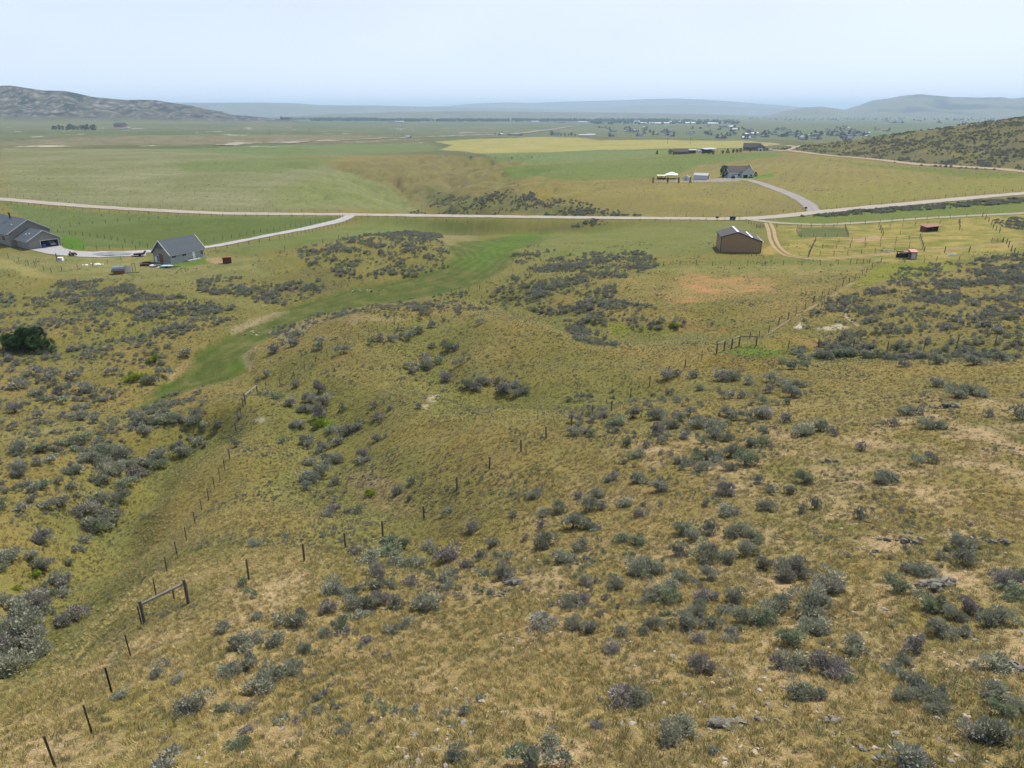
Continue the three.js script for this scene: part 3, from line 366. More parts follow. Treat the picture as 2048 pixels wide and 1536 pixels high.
{ // the apron before the garage
  const poly = [[60, 500], [122, 491.5], [128, 497], [150, 502], [190, 504], [200, 503], [292, 502.5], [292, 512], [250, 513], [200, 515.5], [160, 514], [120, 511], [95, 508]].map((p) => P(...p)), s = new THREE.ShapeGeometry(new THREE.Shape(poly.map((v) => new THREE.Vector2(v.x, v.z)))); 
  let g = s.toNonIndexed(); for (let k = 0; k < 4; k++) { const p = g.attributes.position.array, q = []; for (let i = 0; i < p.length; i += 9) { const A = [p[i], p[i + 1]], B = [p[i + 3], p[i + 4]], Cc = [p[i + 6], p[i + 7]], m = (u, v) => [(u[0] + v[0]) / 2, (u[1] + v[1]) / 2], ab = m(A, B), bc = m(B, Cc), ca = m(Cc, A); for (const t of [[A, ab, ca], [ab, B, bc], [ca, bc, Cc], [ab, bc, ca]]) for (const e of t) q.push(e[0], e[1], 0); } g = new THREE.BufferGeometry(); g.setAttribute('position', new THREE.Float32BufferAttribute(q, 3)); }
  const p = g.attributes.position, uv = []; for (let i = 0; i < p.count; i++) { const x = p.getX(i), z = p.getY(i); p.setXYZ(i, x, H(x, z) + 0.11, z); uv.push(x / 3, z / 3); } g.setAttribute('uv', new THREE.Float32BufferAttribute(uv, 2)); g.computeVertexNormals();
  const m = shade(new THREE.Mesh(g, new THREE.MeshStandardMaterial({ color: col('#d2cfd2', 0.56), map: gravelTex, roughness: 1, side: THREE.DoubleSide }))); m.name = 'garage_apron'; m.userData.kind = 'structure'; tag(m, 'pale grey gravel apron before the open garage', 'driveway'); scene.add(m); roadLines.push([poly.map((v) => [v.x, v.z]), 8]);
  const a = P(185, 509), heap = ground(a.x, a.z), b = P(262, 508.5); const hp = new THREE.SphereGeometry(1, 40, 10, 0, 6.2832, 0, Math.PI / 2), q = hp.attributes.position; const L = a.distanceTo(b) / 2; for (let i = 0; i < q.count; i++) { const k = 1 + 0.22 * noise(q.getX(i) * 3, q.getZ(i) * 3); q.setXYZ(i, q.getX(i) * L * k, q.getY(i) * 0.75 * k - 0.05, q.getZ(i) * 3.1 * k); } hp.computeVertexNormals(); 
  const o = single('gravel_heap', hp, new THREE.MeshStandardMaterial({ color: col('#b4b5bd', 0.56), map: gravelTex, roughness: 1 })); o.position.set((a.x + b.x) / 2, H((a.x + b.x) / 2, (a.z + b.z) / 2), (a.z + b.z) / 2); o.rotation.y = Math.atan2(-(b.z - a.z), b.x - a.x); tag(o, 'long low heap of grey gravel on the driveway apron', 'gravel heap');
}
// ---------------------------------------------------------------- buildings
const shingleTex = noiseTex(256, (i, j) => { const row = Math.floor(j / 16), e = 190 + 40 * (perm[perm[(Math.floor(i / 22 + (row % 2) * 0.5)) & 15] + row] / 255 - 0.5) + 20 * tileNoise(i / 256, j / 256, 64) - (j % 16 < 2 ? 45 : 0); return [e, e, e + 3]; });
const sidingTex = noiseTex(256, (i, j) => { const e = 215 + 8 * tileNoise(i / 256, j / 256, 40) - (j % 21 < 2 ? 40 : 0); return [e, e, e]; });
const ribTex = noiseTex(256, (i, j) => { const e = 212 + 8 * tileNoise(i / 256, j / 256, 50) - (i % 32 < 3 ? 34 : 0); return [e, e, e]; });
const woodTex = noiseTex(256, (i, j) => { const e = 195 + 30 * tileNoise(i / 256, j / 1024, 90) + 16 * tileNoise(i / 256, j / 256, 12); return [e, e - 2, e - 5]; });
const M = {
  siding: mat('#9c958a', 0.85, { map: sidingTex }, 1.0), sidingBlue: mat('#a9b0ab', 0.85, { map: sidingTex }, 1.15), gable: mat('#74706a', 0.85, { map: sidingTex }, 1.0), shingle: mat('#6a757d', 0.95, { map: shingleTex }, 0.75), trim: mat('#d8d6d0', 0.7, {}, 0.8), white: mat('#eef0f2', 0.7, { map: sidingTex }, 0.85), whitePlain: mat('#f0f0f0', 0.6, {}, 0.8), glass: new THREE.MeshStandardMaterial({ color: col('#20262b', 0.5), roughness: 0.12 }), door: mat('#8a4a22', 0.7, {}, 0.7), dark: mat('#1d1d20', 0.9), brown: mat('#ad8a64', 0.8, { map: ribTex }, 1.05), barnTrim: mat('#2b2a2c', 0.7), metalRoof: mat('#33343f', 0.8, { map: ribTex }, 0.55), metalGrey: mat('#aab2ba', 0.45, { map: ribTex, metalness: 0.25 }, 0.7), brownRoof: mat('#6e625b', 0.95, { map: shingleTex }, 0.7), slateRoof: mat('#54535a', 0.95, { map: shingleTex }, 0.7), stone: mat('#8b8378', 0.95, {}, 0.7), concrete: mat('#c3c1bb', 0.95, {}, 0.7), orange: mat('#c07c22', 0.85, { map: woodTex }, 0.7), rust: mat('#8a4f22', 0.9, { map: woodTex }, 0.7), rustRoof: mat('#a5714a', 0.85, { map: ribTex }, 0.7), red: mat('#cf4a52', 0.6, { map: ribTex }, 0.7), tan: mat('#a39a88', 0.9, {}, 0.7), oldWood: mat('#857a68', 0.95, { map: woodTex }, 0.7), post: mat('#877b6b', 0.95, { map: woodTex }, 0.7), postPale: mat('#8d8577', 0.95, { map: woodTex }, 0.7), steel: mat('#3a3b38', 0.6, { metalness: 0.4 }), rail: mat('#b7b2ab', 0.8, { map: woodTex }, 0.7), wire: mat('#6b6862', 0.6, { metalness: 0.5 }), tarp: mat('#a7c4cc', 0.6, {}, 0.8), rubber: mat('#1b1b1c', 0.9), blue: mat('#1f4fa0', 0.5, {}, 0.7), redPaint: mat('#7a2430', 0.5, {}, 0.7), cream: mat('#d9cdb6', 0.9, {}, 0.7), canvas: mat('#f3f5f7', 0.7, {}, 0.85), silver: mat('#c9ccd0', 0.35, { metalness: 0.3 }, 0.7), lawnBin: mat('#22303a', 0.6),
};
function uvScale(g, s) { const u = g.attributes.uv; for (let i = 0; i < u.count; i++) u.setXY(i, u.getX(i) * s, u.getY(i) * s); return g; }
function boxUV(g, s = 3) { g = g.index ? g.toNonIndexed() : g; g.computeVertexNormals(); const p = g.attributes.position, n = g.attributes.normal, uv = new Float32Array(p.count * 2); for (let i = 0; i < p.count; i++) { const ax = Math.abs(n.getX(i)), ay = Math.abs(n.getY(i)), az = Math.abs(n.getZ(i)); let u, v; if (ay > 0.85) { u = p.getX(i); v = p.getZ(i); } else if (az > ax) { u = p.getX(i); v = p.getY(i) / Math.max(0.4, Math.sqrt(1 - n.getY(i) ** 2)); } else { u = p.getZ(i); v = p.getY(i) / Math.max(0.4, Math.sqrt(1 - n.getY(i) ** 2)); } uv[i * 2] = u / s; uv[i * 2 + 1] = v / s; } g.setAttribute('uv', new THREE.BufferAttribute(uv, 2)); return g; }
function frame(name, a, b, sink = 0.1) { // base of a building whose front runs from spot a to spot b
  const A = P(...a), B = P(...b), L = Math.hypot(B.x - A.x, B.z - A.z), g = root(name, [A.x, 0, A.z], Math.atan2(-(B.z - A.z), B.x - A.x)); g.position.y = (A.y + B.y) / 2 - sink; return [g, L];
}
// gable block: ridge along local x ('x') or along local z ('z'); front face at z = 0, body behind it
function block(g, x0, x1, z0, z1, eave, ridge, axis, wallM, roofM, over = 0.4, trimM = M.trim, opening) {
  const w = axis === 'x' ? Math.abs(z1 - z0) : x1 - x0, prof = [[0, -1.2], [w, -1.2], [w, eave], [w / 2, ridge], [0, eave]];
  let wall; const len = axis === 'x' ? x1 - x0 : z0 - z1;
  if (opening) { // hollow body: front wall with a doorway, and the other walls
    const [o0, o1, oh] = opening, t = 0.2, f = prism([[0, -1.2], [o0, -1.2], [o0, oh], [o1, oh], [o1, -1.2], [w, -1.2], [w, eave], [w / 2, ridge], [0, eave]], t).translate(0, 0, -t), bk = prism(prof, t).translate(0, 0, -len);
    wall = merge([f, bk, box(t, eave + 1.2, len - 2 * t, t / 2, (eave - 1.2) / 2, -len / 2), box(t, eave + 1.2, len - 2 * t, w - t / 2, (eave - 1.2) / 2, -len / 2), box(w - 2 * t, 0.1, len - 2 * t, w / 2, 0.15, -len / 2)]).translate(x0, 0, z0);
  } else { wall = prism(prof, len); if (axis === 'x') wall.rotateY(Math.PI / 2).translate(x0, 0, z0); else wall.translate(x0, 0, z1); }
  part('wall', boxUV(wall), wallM, g);
  const run = w / 2 + over, sl = (ridge - eave) / (w / 2), ang = Math.atan(sl), L = run / Math.cos(ang), th = 0.16, roofs = [], fasc = [];
  for (const s of [-1, 1]) {
    const b = new THREE.BoxGeometry(len + 2 * over, th, L); b.translate(0, th / 2 + 0.02, L / 2); b.rotateX(ang); if (s < 0) b.rotateY(Math.PI); b.translate(0, ridge, 0); roofs.push(b);
    for (const e of [-1, 1]) { const f = new THREE.BoxGeometry(0.08, 0.24, L + 0.05); f.translate(e * (len / 2 + over + 0.045), 0.06, L / 2); f.rotateX(ang); if (s < 0) f.rotateY(Math.PI); f.translate(0, ridge, 0); fasc.push(f); }
    const gut = new THREE.BoxGeometry(len + 2 * over, 0.16, 0.1); gut.translate(0, ridge - sl * run - 0.02, s * (run + 0.03)); fasc.push(gut);
  }
  const place = (q) => { q = merge(q); if (axis === 'x') q.translate((x0 + x1) / 2, 0, (z0 + z1) / 2); else { q.rotateY(Math.PI / 2); q.translate((x0 + x1) / 2, 0, (z0 + z1) / 2); } return q; };
  const rf = part('roof', boxUV(place(roofs), 2.4), roofM, g); if (trimM) part('roof_trim', place(fasc), trimM, rf); return rf;
}
function windowZ(g, x, y, w, h, z = 0, fm = M.trim) { const win = part('window', [box(w + 0.16, 0.08, 0.1, x, y + h / 2 + 0.04, z + 0.05), box(w + 0.16, 0.08, 0.1, x, y - h / 2 - 0.04, z + 0.05), box(0.08, h, 0.1, x - w / 2 - 0.04, y, z + 0.05), box(0.08, h, 0.1, x + w / 2 + 0.04, y, z + 0.05), box(0.05, h, 0.06, x, y, z + 0.04)], fm, g); part('pane', box(w, h, 0.03, x, y, z + 0.02), M.glass, win); return win; }
function windowX(g, z, y, w, h, x = 0, fm = M.trim, s = -1) { const X = x + s * 0.05, win = part('window', [box(0.1, 0.08, w + 0.16, X, y + h / 2 + 0.04, z), box(0.1, 0.08, w + 0.16, X, y - h / 2 - 0.04, z), box(0.1, h, 0.08, X, y, z - w / 2 - 0.04), box(0.1, h, 0.08, X, y, z + w / 2 + 0.04)], fm, g); part('pane', box(0.03, h, w, x + s * 0.02, y, z), M.glass, win); return win; }
{ // grey workshop
  const [g, L] = frame('workshop', [342.8, 528.8], [409.8, 515.2]); const Wd = 7.6; tag(g, 'grey sided workshop with steep dark shingle roof and brown side door', 'workshop');
  block(g, 0, L, 0, -Wd, 3.1, 6.6, 'x', M.sidingBlue, M.shingle, 0.45);
  part('foundation', box(L + 0.1, 1.9, Wd + 0.1, L / 2, -0.55, -Wd / 2), M.concrete, g);
  part('gable_panel', prism([[-Wd / 2 + 1.1, 4.2], [Wd / 2 - 1.1, 4.2], [0, 6.3]], 0.05).rotateY(-Math.PI / 2).translate(0.0, 0, -Wd / 2), M.gable, g);
  part('gable_siding', prism([[-Wd / 2 + 0.02, 0.42], [Wd / 2 - 0.02, 0.42], [Wd / 2 - 0.02, 3.05], [Wd / 2 - 1.12, 4.18], [-Wd / 2 + 1.12, 4.18], [-Wd / 2 + 0.02, 3.05]], 0.04).rotateY(-Math.PI / 2).translate(0.0, 0, -Wd / 2), M.siding, g);
  windowZ(g, L * 0.10, 2.1, 1.3, 0.6); windowZ(g, L * 0.40, 2.1, 1.3, 0.6); windowZ(g, L * 0.92, 1.9, 0.8, 1.4);
  const d = part('door', box(0.95, 2.05, 0.08, L * 0.68, 1.45, 0.05), M.whitePlain, g); part('handle', box(0.06, 0.06, 0.08, L * 0.68 + 0.36, 1.4, 0.12), M.steel, d);
  const d2 = part('door', box(0.09, 2.6, 1.35, -0.09, 1.5, -Wd * 0.53), M.door, g); d2.userData.label = 'reddish brown wooden side door'; part('handle', box(0.08, 0.06, 0.06, -0.17, 1.5, -Wd * 0.53 + 0.5), M.steel, d2);
  part('door', box(0.08, 1.6, 0.8, -0.08, 1.0, -Wd * 0.86), M.whitePlain, g); windowX(g, -Wd * 0.73, 1.8, 0.6, 0.7, -0.04);
  const rail = []; for (const x of [0.44, 0.56, 0.68, 0.8]) rail.push(bar([L * x, 0.4, 1.3], [L * x, 1.5, 1.3], 0.035)); rail.push(bar([L * 0.44, 1.45, 1.3], [L * 0.8, 1.45, 1.3], 0.035), bar([L * 0.44, 1.0, 1.3], [L * 0.8, 1.0, 1.3], 0.03), bar([L * 0.36, 0.6, 1.3], [L * 0.44, 1.45, 1.3], 0.03)); part('railing', rail, M.steel, g); part('landing', box(L * 0.38, 0.9, 1.35, L * 0.62, 0.02, 0.68), M.concrete, g);
}
{ // grey house with open garage
  const [g, L] = frame('ranch_house', [59, 499.5], [122.5, 491]); tag(g, 'grey ranch house with dark shingle roof and open garage', 'house');
  block(g, 0, L, 0, -9.5, 2.9, 5.6, 'z', M.siding, M.shingle, 0.5, M.trim, [L * 0.38, L * 0.93, 2.35]);
  block(g, -1.6, L + 1.2, -9.4, -36, 4.6, 8.2, 'z', M.siding, M.shingle, 0.55);
  part('door_frame', [box(0.16, 2.4, 0.12, L * 0.38 - 0.08, 1.2, 0.07), box(0.16, 2.4, 0.12, L * 0.93 + 0.08, 1.2, 0.07), box(L * 0.55 + 0.32, 0.16, 0.12, L * 0.655, 2.44, 0.07)], M.trim, g);
  windowX(g, -14, 2.6, 3.2, 1.6, -1.6); windowX(g, -20, 2.6, 2.0, 1.4, -1.6);
  part('chimney_pipe', [cyl(0.22, 0.22, 2.6, L * 0.38, 6.9, -20, 10), cyl(0.42, 0.3, 0.35, L * 0.38, 9.4, -20, 10)], M.steel, g);
  for (const [x, y, z] of [[1.2, 6.2, -13], [L * 0.16, 3.9, -4], [L * 0.22, 4.1, -3]]) part('roof_vent', [cyl(0.09, 0.09, 0.7, x, y - 0.2, z), box(0.4, 0.25, 0.3, x, y + 0.5, z)], M.whitePlain, g);
  for (const z of [-12, -17]) part('patio_post', cyl(0.1, 0.1, 4.2, -1.4, 0, z), M.trim, g);
  part('side_panel', box(1.1, 2.2, 0.05, L * 0.07, 1.3, 0.03), M.siding, g);
}
function vehicle(name, label, spot, turn, bodyM, kind = 'car', group) {
  const v = spot.isVector3 ? spot : P(...spot), g = root(name, [v.x, H(v.x, v.z), v.z], turn); tag(g, label, kind === 'truck' ? 'pickup truck' : 'car', group);
  const prof = kind === 'truck' ? [[-2.7, 0.45], [2.7, 0.45], [2.75, 0.95], [1.5, 1.1], [1.0, 1.75], [-0.5, 1.78], [-0.75, 1.1], [-2.7, 1.1]] : [[-2.2, 0.4], [2.2, 0.4], [2.25, 0.8], [1.2, 0.95], [0.6, 1.5], [-1.2, 1.52], [-2.0, 1.0], [-2.25, 0.9]];
  part('body', prism(prof, 1.66, 0.07).translate(0, 0, -0.83), bodyM, g);
  const wx = kind === 'truck' ? [[1.32, 1.2], [0.95, 1.66], [-0.42, 1.68], [-0.6, 1.2]] : [[1.02, 1.0], [0.56, 1.42], [-1.1, 1.44], [-1.7, 1.02]]; for (const z of [0.89, -0.92]) part('side_window', prism(wx, 0.03).translate(0, 0, z), M.glass, g);
  for (const x of [-1.6, 1.6]) for (const z of [-0.82, 0.82]) { const w = new THREE.CylinderGeometry(0.38, 0.38, 0.24, 14); w.rotateX(Math.PI / 2); w.translate(x, 0.38, z); const t = part('wheel', w, M.rubber, g); const h = new THREE.CylinderGeometry(0.2, 0.2, 0.26, 10); h.rotateX(Math.PI / 2); h.translate(x, 0.38, z); part('rim', h, M.silver, t); }
  part('headlight', box(0.06, 0.16, 0.34, kind === 'truck' ? 2.8 : 2.28, 0.8, 0.6), M.silver, g); part('headlight', box(0.06, 0.16, 0.34, kind === 'truck' ? 2.8 : 2.28, 0.8, -0.6), M.silver, g);
  return g;
}
{ const g = scene.children.find((o) => o.name === 'ranch_house'), v = new THREE.Vector3(7.6, 0, -3.1).applyAxisAngle(new THREE.Vector3(0, 1, 0), g.rotation.y).add(g.position); const c = vehicle('car', 'silver car parked inside the open garage', v, g.rotation.y - Math.PI / 2, M.silver); c.position.y = g.position.y + 0.2;
  const b = new THREE.Vector3(4.2, 0, 0.7).applyAxisAngle(new THREE.Vector3(0, 1, 0), g.rotation.y).add(g.position); const bin = root('waste_bin', [b.x, g.position.y + 0.08, b.z], g.rotation.y); bin.position.y = H(b.x, b.z) + 0.1; tag(bin, 'blue waste bin beside the garage opening', 'bin'); part('bin_body', prism([[-0.3, 0.1], [0.3, 0.1], [0.38, 1.05], [-0.38, 1.05]], 0.6).translate(0, 0, -0.3), M.blue, bin); part('lid', box(0.84, 0.08, 0.72, 0, 1.1, 0), M.blue, bin); for (const x of [0.2, -0.2]) part('wheel', cyl(0.12, 0.12, 0.08, x, 0, 0.35), M.rubber, bin); }
{ // brown metal barn
  const [g, L] = frame('metal_barn', [1440.3, 503.5], [1521, 505.5]); tag(g, 'tan brown metal barn with dark roof and low right wing', 'barn'); const px = L * 0.39, bx = L * 0.75, dep = 10.5, e0 = 4.7, pk = 6.2, bh = 4.55, e1 = 3.5;
  part('wall', boxUV(prism([[0, -0.8], [L, -0.8], [L, e1], [bx, bh], [px, pk], [0, e0]], dep).translate(0, 0, -dep), 4), M.brown, g);
  const slab = (x0, y0, x1, y1, o0, o1) => { const dx = x1 - x0, dy = y1 - y0, l = Math.hypot(dx, dy), ux = dx / l, uy = dy / l; const a = [x0 - ux * o0, y0 - uy * o0], b = [x1 + ux * o1, y1 + uy * o1]; return boxUV(prism([[a[0], a[1] + 0.02], [b[0], b[1] + 0.02], [b[0], b[1] + 0.2], [a[0], a[1] + 0.2]], dep + 0.7).translate(0, 0, -dep - 0.35), 4); };
  part('roof', merge([slab(0, e0, px, pk, 0.35, 0)]), M.metalRoof, g); const r2 = part('roof', merge([slab(px, pk, bx, bh, 0, 0)]), M.metalRoof, g), r3 = part('roof', merge([slab(bx, bh, L, e1, 0, 0.4)]), M.metalRoof, g);
  part('ridge_cap', box(0.55, 0.1, dep + 0.75, px, pk + 0.22, -dep / 2, 0, 0), M.whitePlain, r2); part('flashing', box(0.35, 0.1, dep + 0.75, bx, bh + 0.22, -dep / 2), M.whitePlain, r3); part('eave_trim', box(0.14, 0.2, dep + 0.75, L + 0.42, e1 - 0.06, -dep / 2), M.whitePlain, r3);
  part('corner_trim', box(0.16, e0 + 0.8, 0.16, 0.0, (e0 - 0.8) / 2, 0.02), M.barnTrim, g); part('corner_trim', box(0.16, e1 + 0.8, 0.16, L, (e1 - 0.8) / 2, 0.02), M.barnTrim, g); part('corner_trim', box(0.16, e1 + 0.8, 0.16, L, (e1 - 0.8) / 2, -dep), M.barnTrim, g);
  part('gable_trim', [bar([0, e0 - 0.05, 0.06], [px, pk - 0.05, 0.06], 0.07), bar([px, pk - 0.05, 0.06], [bx, bh - 0.05, 0.06], 0.07), bar([bx, bh - 0.05, 0.06], [L, e1 - 0.05, 0.06], 0.07)], M.barnTrim, g);
}
{ // white house on the rise
  const [g, L] = frame('white_house', [1456.5, 355], [1506, 355]); g.rotation.y += 0.12; tag(g, 'white farmhouse with brown shingle roof at the end of the curved driveway', 'house'); block(g, 0, L, 0, -11, 3.9, 7.0, 'x', M.white, M.brownRoof, 0.4);
  block(g, L * 0.62, L * 0.99, 2.2, -5.4, 3.6, 6.6, 'z', M.white, M.brownRoof, 0.4); block(g, L * 0.50, L * 0.76, 3.2, -2, 2.9, 4.6, 'z', M.white, M.brownRoof, 0.3);
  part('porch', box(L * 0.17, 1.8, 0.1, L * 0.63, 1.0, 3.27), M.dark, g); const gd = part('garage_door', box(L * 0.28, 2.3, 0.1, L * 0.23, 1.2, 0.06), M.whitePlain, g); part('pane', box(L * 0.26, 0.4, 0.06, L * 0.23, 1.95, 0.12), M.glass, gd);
  windowZ(g, L * 0.9, 1.5, 1.2, 1.2, 2.2); windowZ(g, L * 0.44, 1.7, 1.4, 1.2); windowX(g, -4, 1.6, 1.4, 1.2); windowX(g, -8, 1.6, 1.4, 1.2); part('stone_skirt', box(L * 0.36, 0.6, 0.1, L * 0.81, 0.3, 2.27), M.dark, g); part('chimney', box(0.7, 1.6, 0.7, L * 0.97, 7.2, -5.5), M.cream, g);
}
{ const [g, L] = frame('white_shed', [1387, 359.5], [1414, 359.5]); tag(g, 'long white shed with pale metal roof beside the white house', 'shed'); block(g, 0, L, 0, -5, 2.8, 4.0, 'x', M.white, M.metalGrey, 0.2); part('door', box(0.1, 2.2, 2.4, L + 0.06, 1.1, -2.5), M.redPaint, g); }
{ const [g, L] = frame('small_shed', [1366.5, 361], [1376, 361]); tag(g, 'small pale shed between white tent and white shed', 'shed'); block(g, 0, L + 0.6, 0, -3, 2.0, 2.9, 'z', M.white, M.metalGrey, 0.2, null); part('door', box(1.0, 1.7, 0.08, L * 0.5, 0.85, 0.05), M.tan, g); }
{ const [g, L] = frame('canopy_tent', [1330, 358], [1354, 358]); tag(g, 'white canopy tent with peaked roof by the small shed', 'tent'); const c = new THREE.ConeGeometry(L * 0.72, 1.7, 4, 1); c.rotateY(Math.PI / 4); c.translate(L / 2, 3.6, -L * 0.4); part('canopy', [c, box(L, 0.5, L * 0.85, L / 2, 2.6, -L * 0.4)], M.canvas, g); for (const [x, z] of [[0.1, -0.1], [L - 0.1, -0.1], [0.1, -L * 0.8], [L - 0.1, -L * 0.8]]) part('pole', cyl(0.07, 0.07, 2.5, x, -0.05, z), M.trim, g); part('side_curtain', box(0.08, 2.3, L * 0.75, 0.25, 1.25, -L * 0.4), M.canvas, g); }
{ const [g, L] = frame('pole_shelter', [1314, 359], [1331, 359]); tag(g, 'open pole shelter with pale roof left of the canopy tent', 'shelter'); part('roof', box(L + 0.4, 0.14, 4.2, L / 2, 2.6, -1.9, 0, 0, 0.08), M.cream, g); for (const x of [0.1, L / 2, L - 0.1]) for (const z of [-0.1, -3.8]) part('post', cyl(0.09, 0.09, 2.5, x, 0, z), M.rust, g); part('rail', [box(L, 0.2, 0.08, L / 2, 1.1, -0.1), box(L, 0.2, 0.08, L / 2, 1.6, -0.1), box(L, 0.9, 0.08, L / 2, 0.5, -3.7)], M.rust, g); }
vehicle('pickup_truck', 'dark pickup truck parked before the white house garage', [1466, 356.8], 1.4, M.dark, 'truck');
{ const [g, L] = frame('dark_roofed_house', [1486, 301], [1531, 301]); tag(g, 'sprawling house with dark hipped roof at the edge of the yellow field', 'house'); block(g, 0, L * 0.72, 0, -14, 3.4, 7.6, 'x', M.stone, M.slateRoof, 0.6, null); block(g, L * 0.55, L, 2.5, -9, 3.3, 6.6, 'z', M.siding, M.slateRoof, 0.6, null); part('garage_door', box(L * 0.2, 2.5, 0.1, L * 0.78, 1.4, 2.56), M.whitePlain, g); windowZ(g, L * 0.15, 1.7, 2.4, 1.5); windowZ(g, L * 0.36, 1.7, 2.4, 1.5); }
vehicle('pickup_truck', 'white pickup truck parked beside the dark roofed house', [1541, 300.6], 0.3, M.whitePlain, 'truck'); vehicle('pickup_truck', 'black pickup truck before the dark roofed house garage', [1521, 301.8], 1.2, M.dark, 'truck');
{ const [g, L] = frame('low_farmhouse', [1347, 309], [1376, 308.2]); tag(g, 'low farmhouse with brown roof and dark walls beside metal sheds', 'house'); block(g, 0, L, 0, -9, 2.8, 5.4, 'x', M.gable, M.brownRoof, 0.5, null); windowZ(g, L * 0.3, 1.6, 1.6, 1.2); windowZ(g, L * 0.7, 1.6, 1.6, 1.2); }
{ const [g, L] = frame('open_carport', [1378, 307], [1394, 306.6]); tag(g, 'flat metal carport next to the low farmhouse', 'carport'); part('roof', box(L, 0.25, 7, L / 2, 3.6, -3.5, 0, 0, 0.1), M.metalGrey, g); for (const x of [0.2, L / 2, L - 0.2]) part('post', cyl(0.12, 0.12, 3.5, x, 0, -0.3), M.post, g); part('back_wall', box(L, 3.3, 0.2, L / 2, 1.6, -6.6), M.gable, g); }
{ const [g, L] = frame('white_camper', [1396, 306.2], [1404, 306]); tag(g, 'small white camper trailer between the metal carport and metal hay shed', 'camper'); part('body', prism([[0, 0.6], [L, 0.6], [L, 2.4], [L * 0.8, 3.1], [0.3, 3.1], [0, 2.4]], 2.3, 0.08).translate(0, 0, -2.3), M.whitePlain, g); part('wheel', cyl(0.4, 0.4, 0.3, L / 2, 0, 0).rotateX(0), M.rubber, g); part('side_window', box(1.4, 0.7, 0.05, L / 2, 2, 0.12), M.glass, g); }
{ const [g, L] = frame('hay_shed', [1410, 306.5], [1435, 304.5]); tag(g, 'long open hay shed with bright metal roof near the dark roofed house', 'shed'); part('roof', box(L, 0.25, 8, L / 2, 4.1, -4, 0, 0, 0.12), M.metalGrey, g); for (let k = 0; k < 5; k++) part('post', cyl(0.14, 0.14, 4.0, 0.3 + (L - 0.6) * k / 4, 0, -0.4), M.post, g); part('back_wall', box(L, 3.8, 0.2, L / 2, 1.9, -7.6), M.gable, g); }
// ---------------------------------------------------------------- yard things
{ const v = P(455, 526), g = root('wooden_crate', [v.x, v.y - 0.03, v.z], 0.35); tag(g, 'orange wooden crate on the grass right of the workshop', 'crate'); for (let k = 0; k < 6; k++) part('board', box(2.3, 0.24, 0.06, 0, 0.2 + k * 0.27, 0.62), M.rust, g); for (let k = 0; k < 6; k++) part('board', box(0.06, 0.24, 1.18, -1.18, 0.2 + k * 0.27, 0), M.rust, g); part('core', box(2.28, 1.66, 1.16, 0, 0.86, 0), M.rust, g); part('lid', box(2.42, 0.08, 1.34, 0, 1.75, 0), M.orange, g); for (const x of [-0.9, 0.9]) part('skid', box(0.2, 0.12, 1.2, x, 0.04, 0), M.rust, g); }
{ const v = P(226, 549), g = root('chicken_coop', [v.x, v.y - 0.05, v.z], 0.32); tag(g, 'orange wood chicken coop with curved grey metal roof', 'coop'); part('coop_body', box(2.6, 1.1, 1.4, 1.5, 0.75, -0.7), M.orange, g); const s = []; for (let k = 0; k <= 6; k++) { const a = k / 6 * Math.PI; s.push(box(2.9, 0.06, 0.55, 1.5, 1.25 + 0.8 * Math.sin(a), -0.7 + 0.95 * Math.cos(a), 0, 0, Math.PI / 2 - a)); } part('roof', s, M.metalGrey, g); part('end_panel', prism([[-0.85, 1.25], [0.85, 1.25], [0.6, 1.8], [0, 2.02], [-0.6, 1.8]], 0.05).rotateY(-Math.PI / 2).translate(0.1, 0, -0.7), M.steel, g); part('nest_box', box(0.6, 0.6, 1.0, -0.1, 0.85, -0.7), M.tan, g); for (const [x, z] of [[0.25, -0.1], [2.75, -0.1], [0.25, -1.3], [2.75, -1.3]]) part('leg', box(0.1, 0.4, 0.1, x, 0.1, z), M.rust, g); part('ramp', box(1.2, 0.06, 0.5, 3.3, 0.32, -0.7, 0, -0.4), M.rust, g); }
{ const v = P(252, 546), g = root('coop_run', [v.x, v.y - 0.05, v.z], 0.32); tag(g, 'pale plywood sheet and post frame beside the chicken coop', 'coop run'); part('sheet', box(1.7, 1.9, 0.05, 0.6, 1.0, 0, 0, 0, -0.25), M.cream, g); for (const x of [1.7, 2.4]) part('post', box(0.12, 2.5, 0.12, x, 1.25, -0.4), M.post, g); part('crossbar', box(0.9, 0.12, 0.14, 2.05, 2.4, -0.4), M.post, g); part('sill', box(3.6, 0.16, 0.2, 1.6, 0.1, 0.3), M.oldWood, g); }
{ const v = P(334, 535.5), g = root('covered_boat', [v.x, v.y - 0.03, v.z], 0.12); tag(g, 'boat under a pale blue tarp at the workshop corner', 'boat'); const b = new THREE.SphereGeometry(1, 20, 12), q = b.attributes.position; for (let i = 0; i < q.count; i++) { const y = q.getY(i), x = q.getX(i); q.setXYZ(i, x * 2.5, 0.75 + y * (y > 0 ? 0.42 : 0.6) + 0.06 * noise(x * 3, y * 4), q.getZ(i) * 0.95 * (1 - 0.25 * x)); } b.computeVertexNormals(); b.scale(0.72, 0.75, 0.75); part('tarp', b, M.tarp, g); part('trailer', [box(4.2, 0.12, 0.9, 0.3, 0.35, 0), box(1.8, 0.1, 0.1, 2.9, 0.3, 0)], M.steel, g); for (const z of [-0.75, 0.75]) { const w = new THREE.CylinderGeometry(0.32, 0.32, 0.2, 14); w.rotateX(Math.PI / 2); w.translate(0.1, 0.3, z); part('wheel', w, M.rubber, g); } }
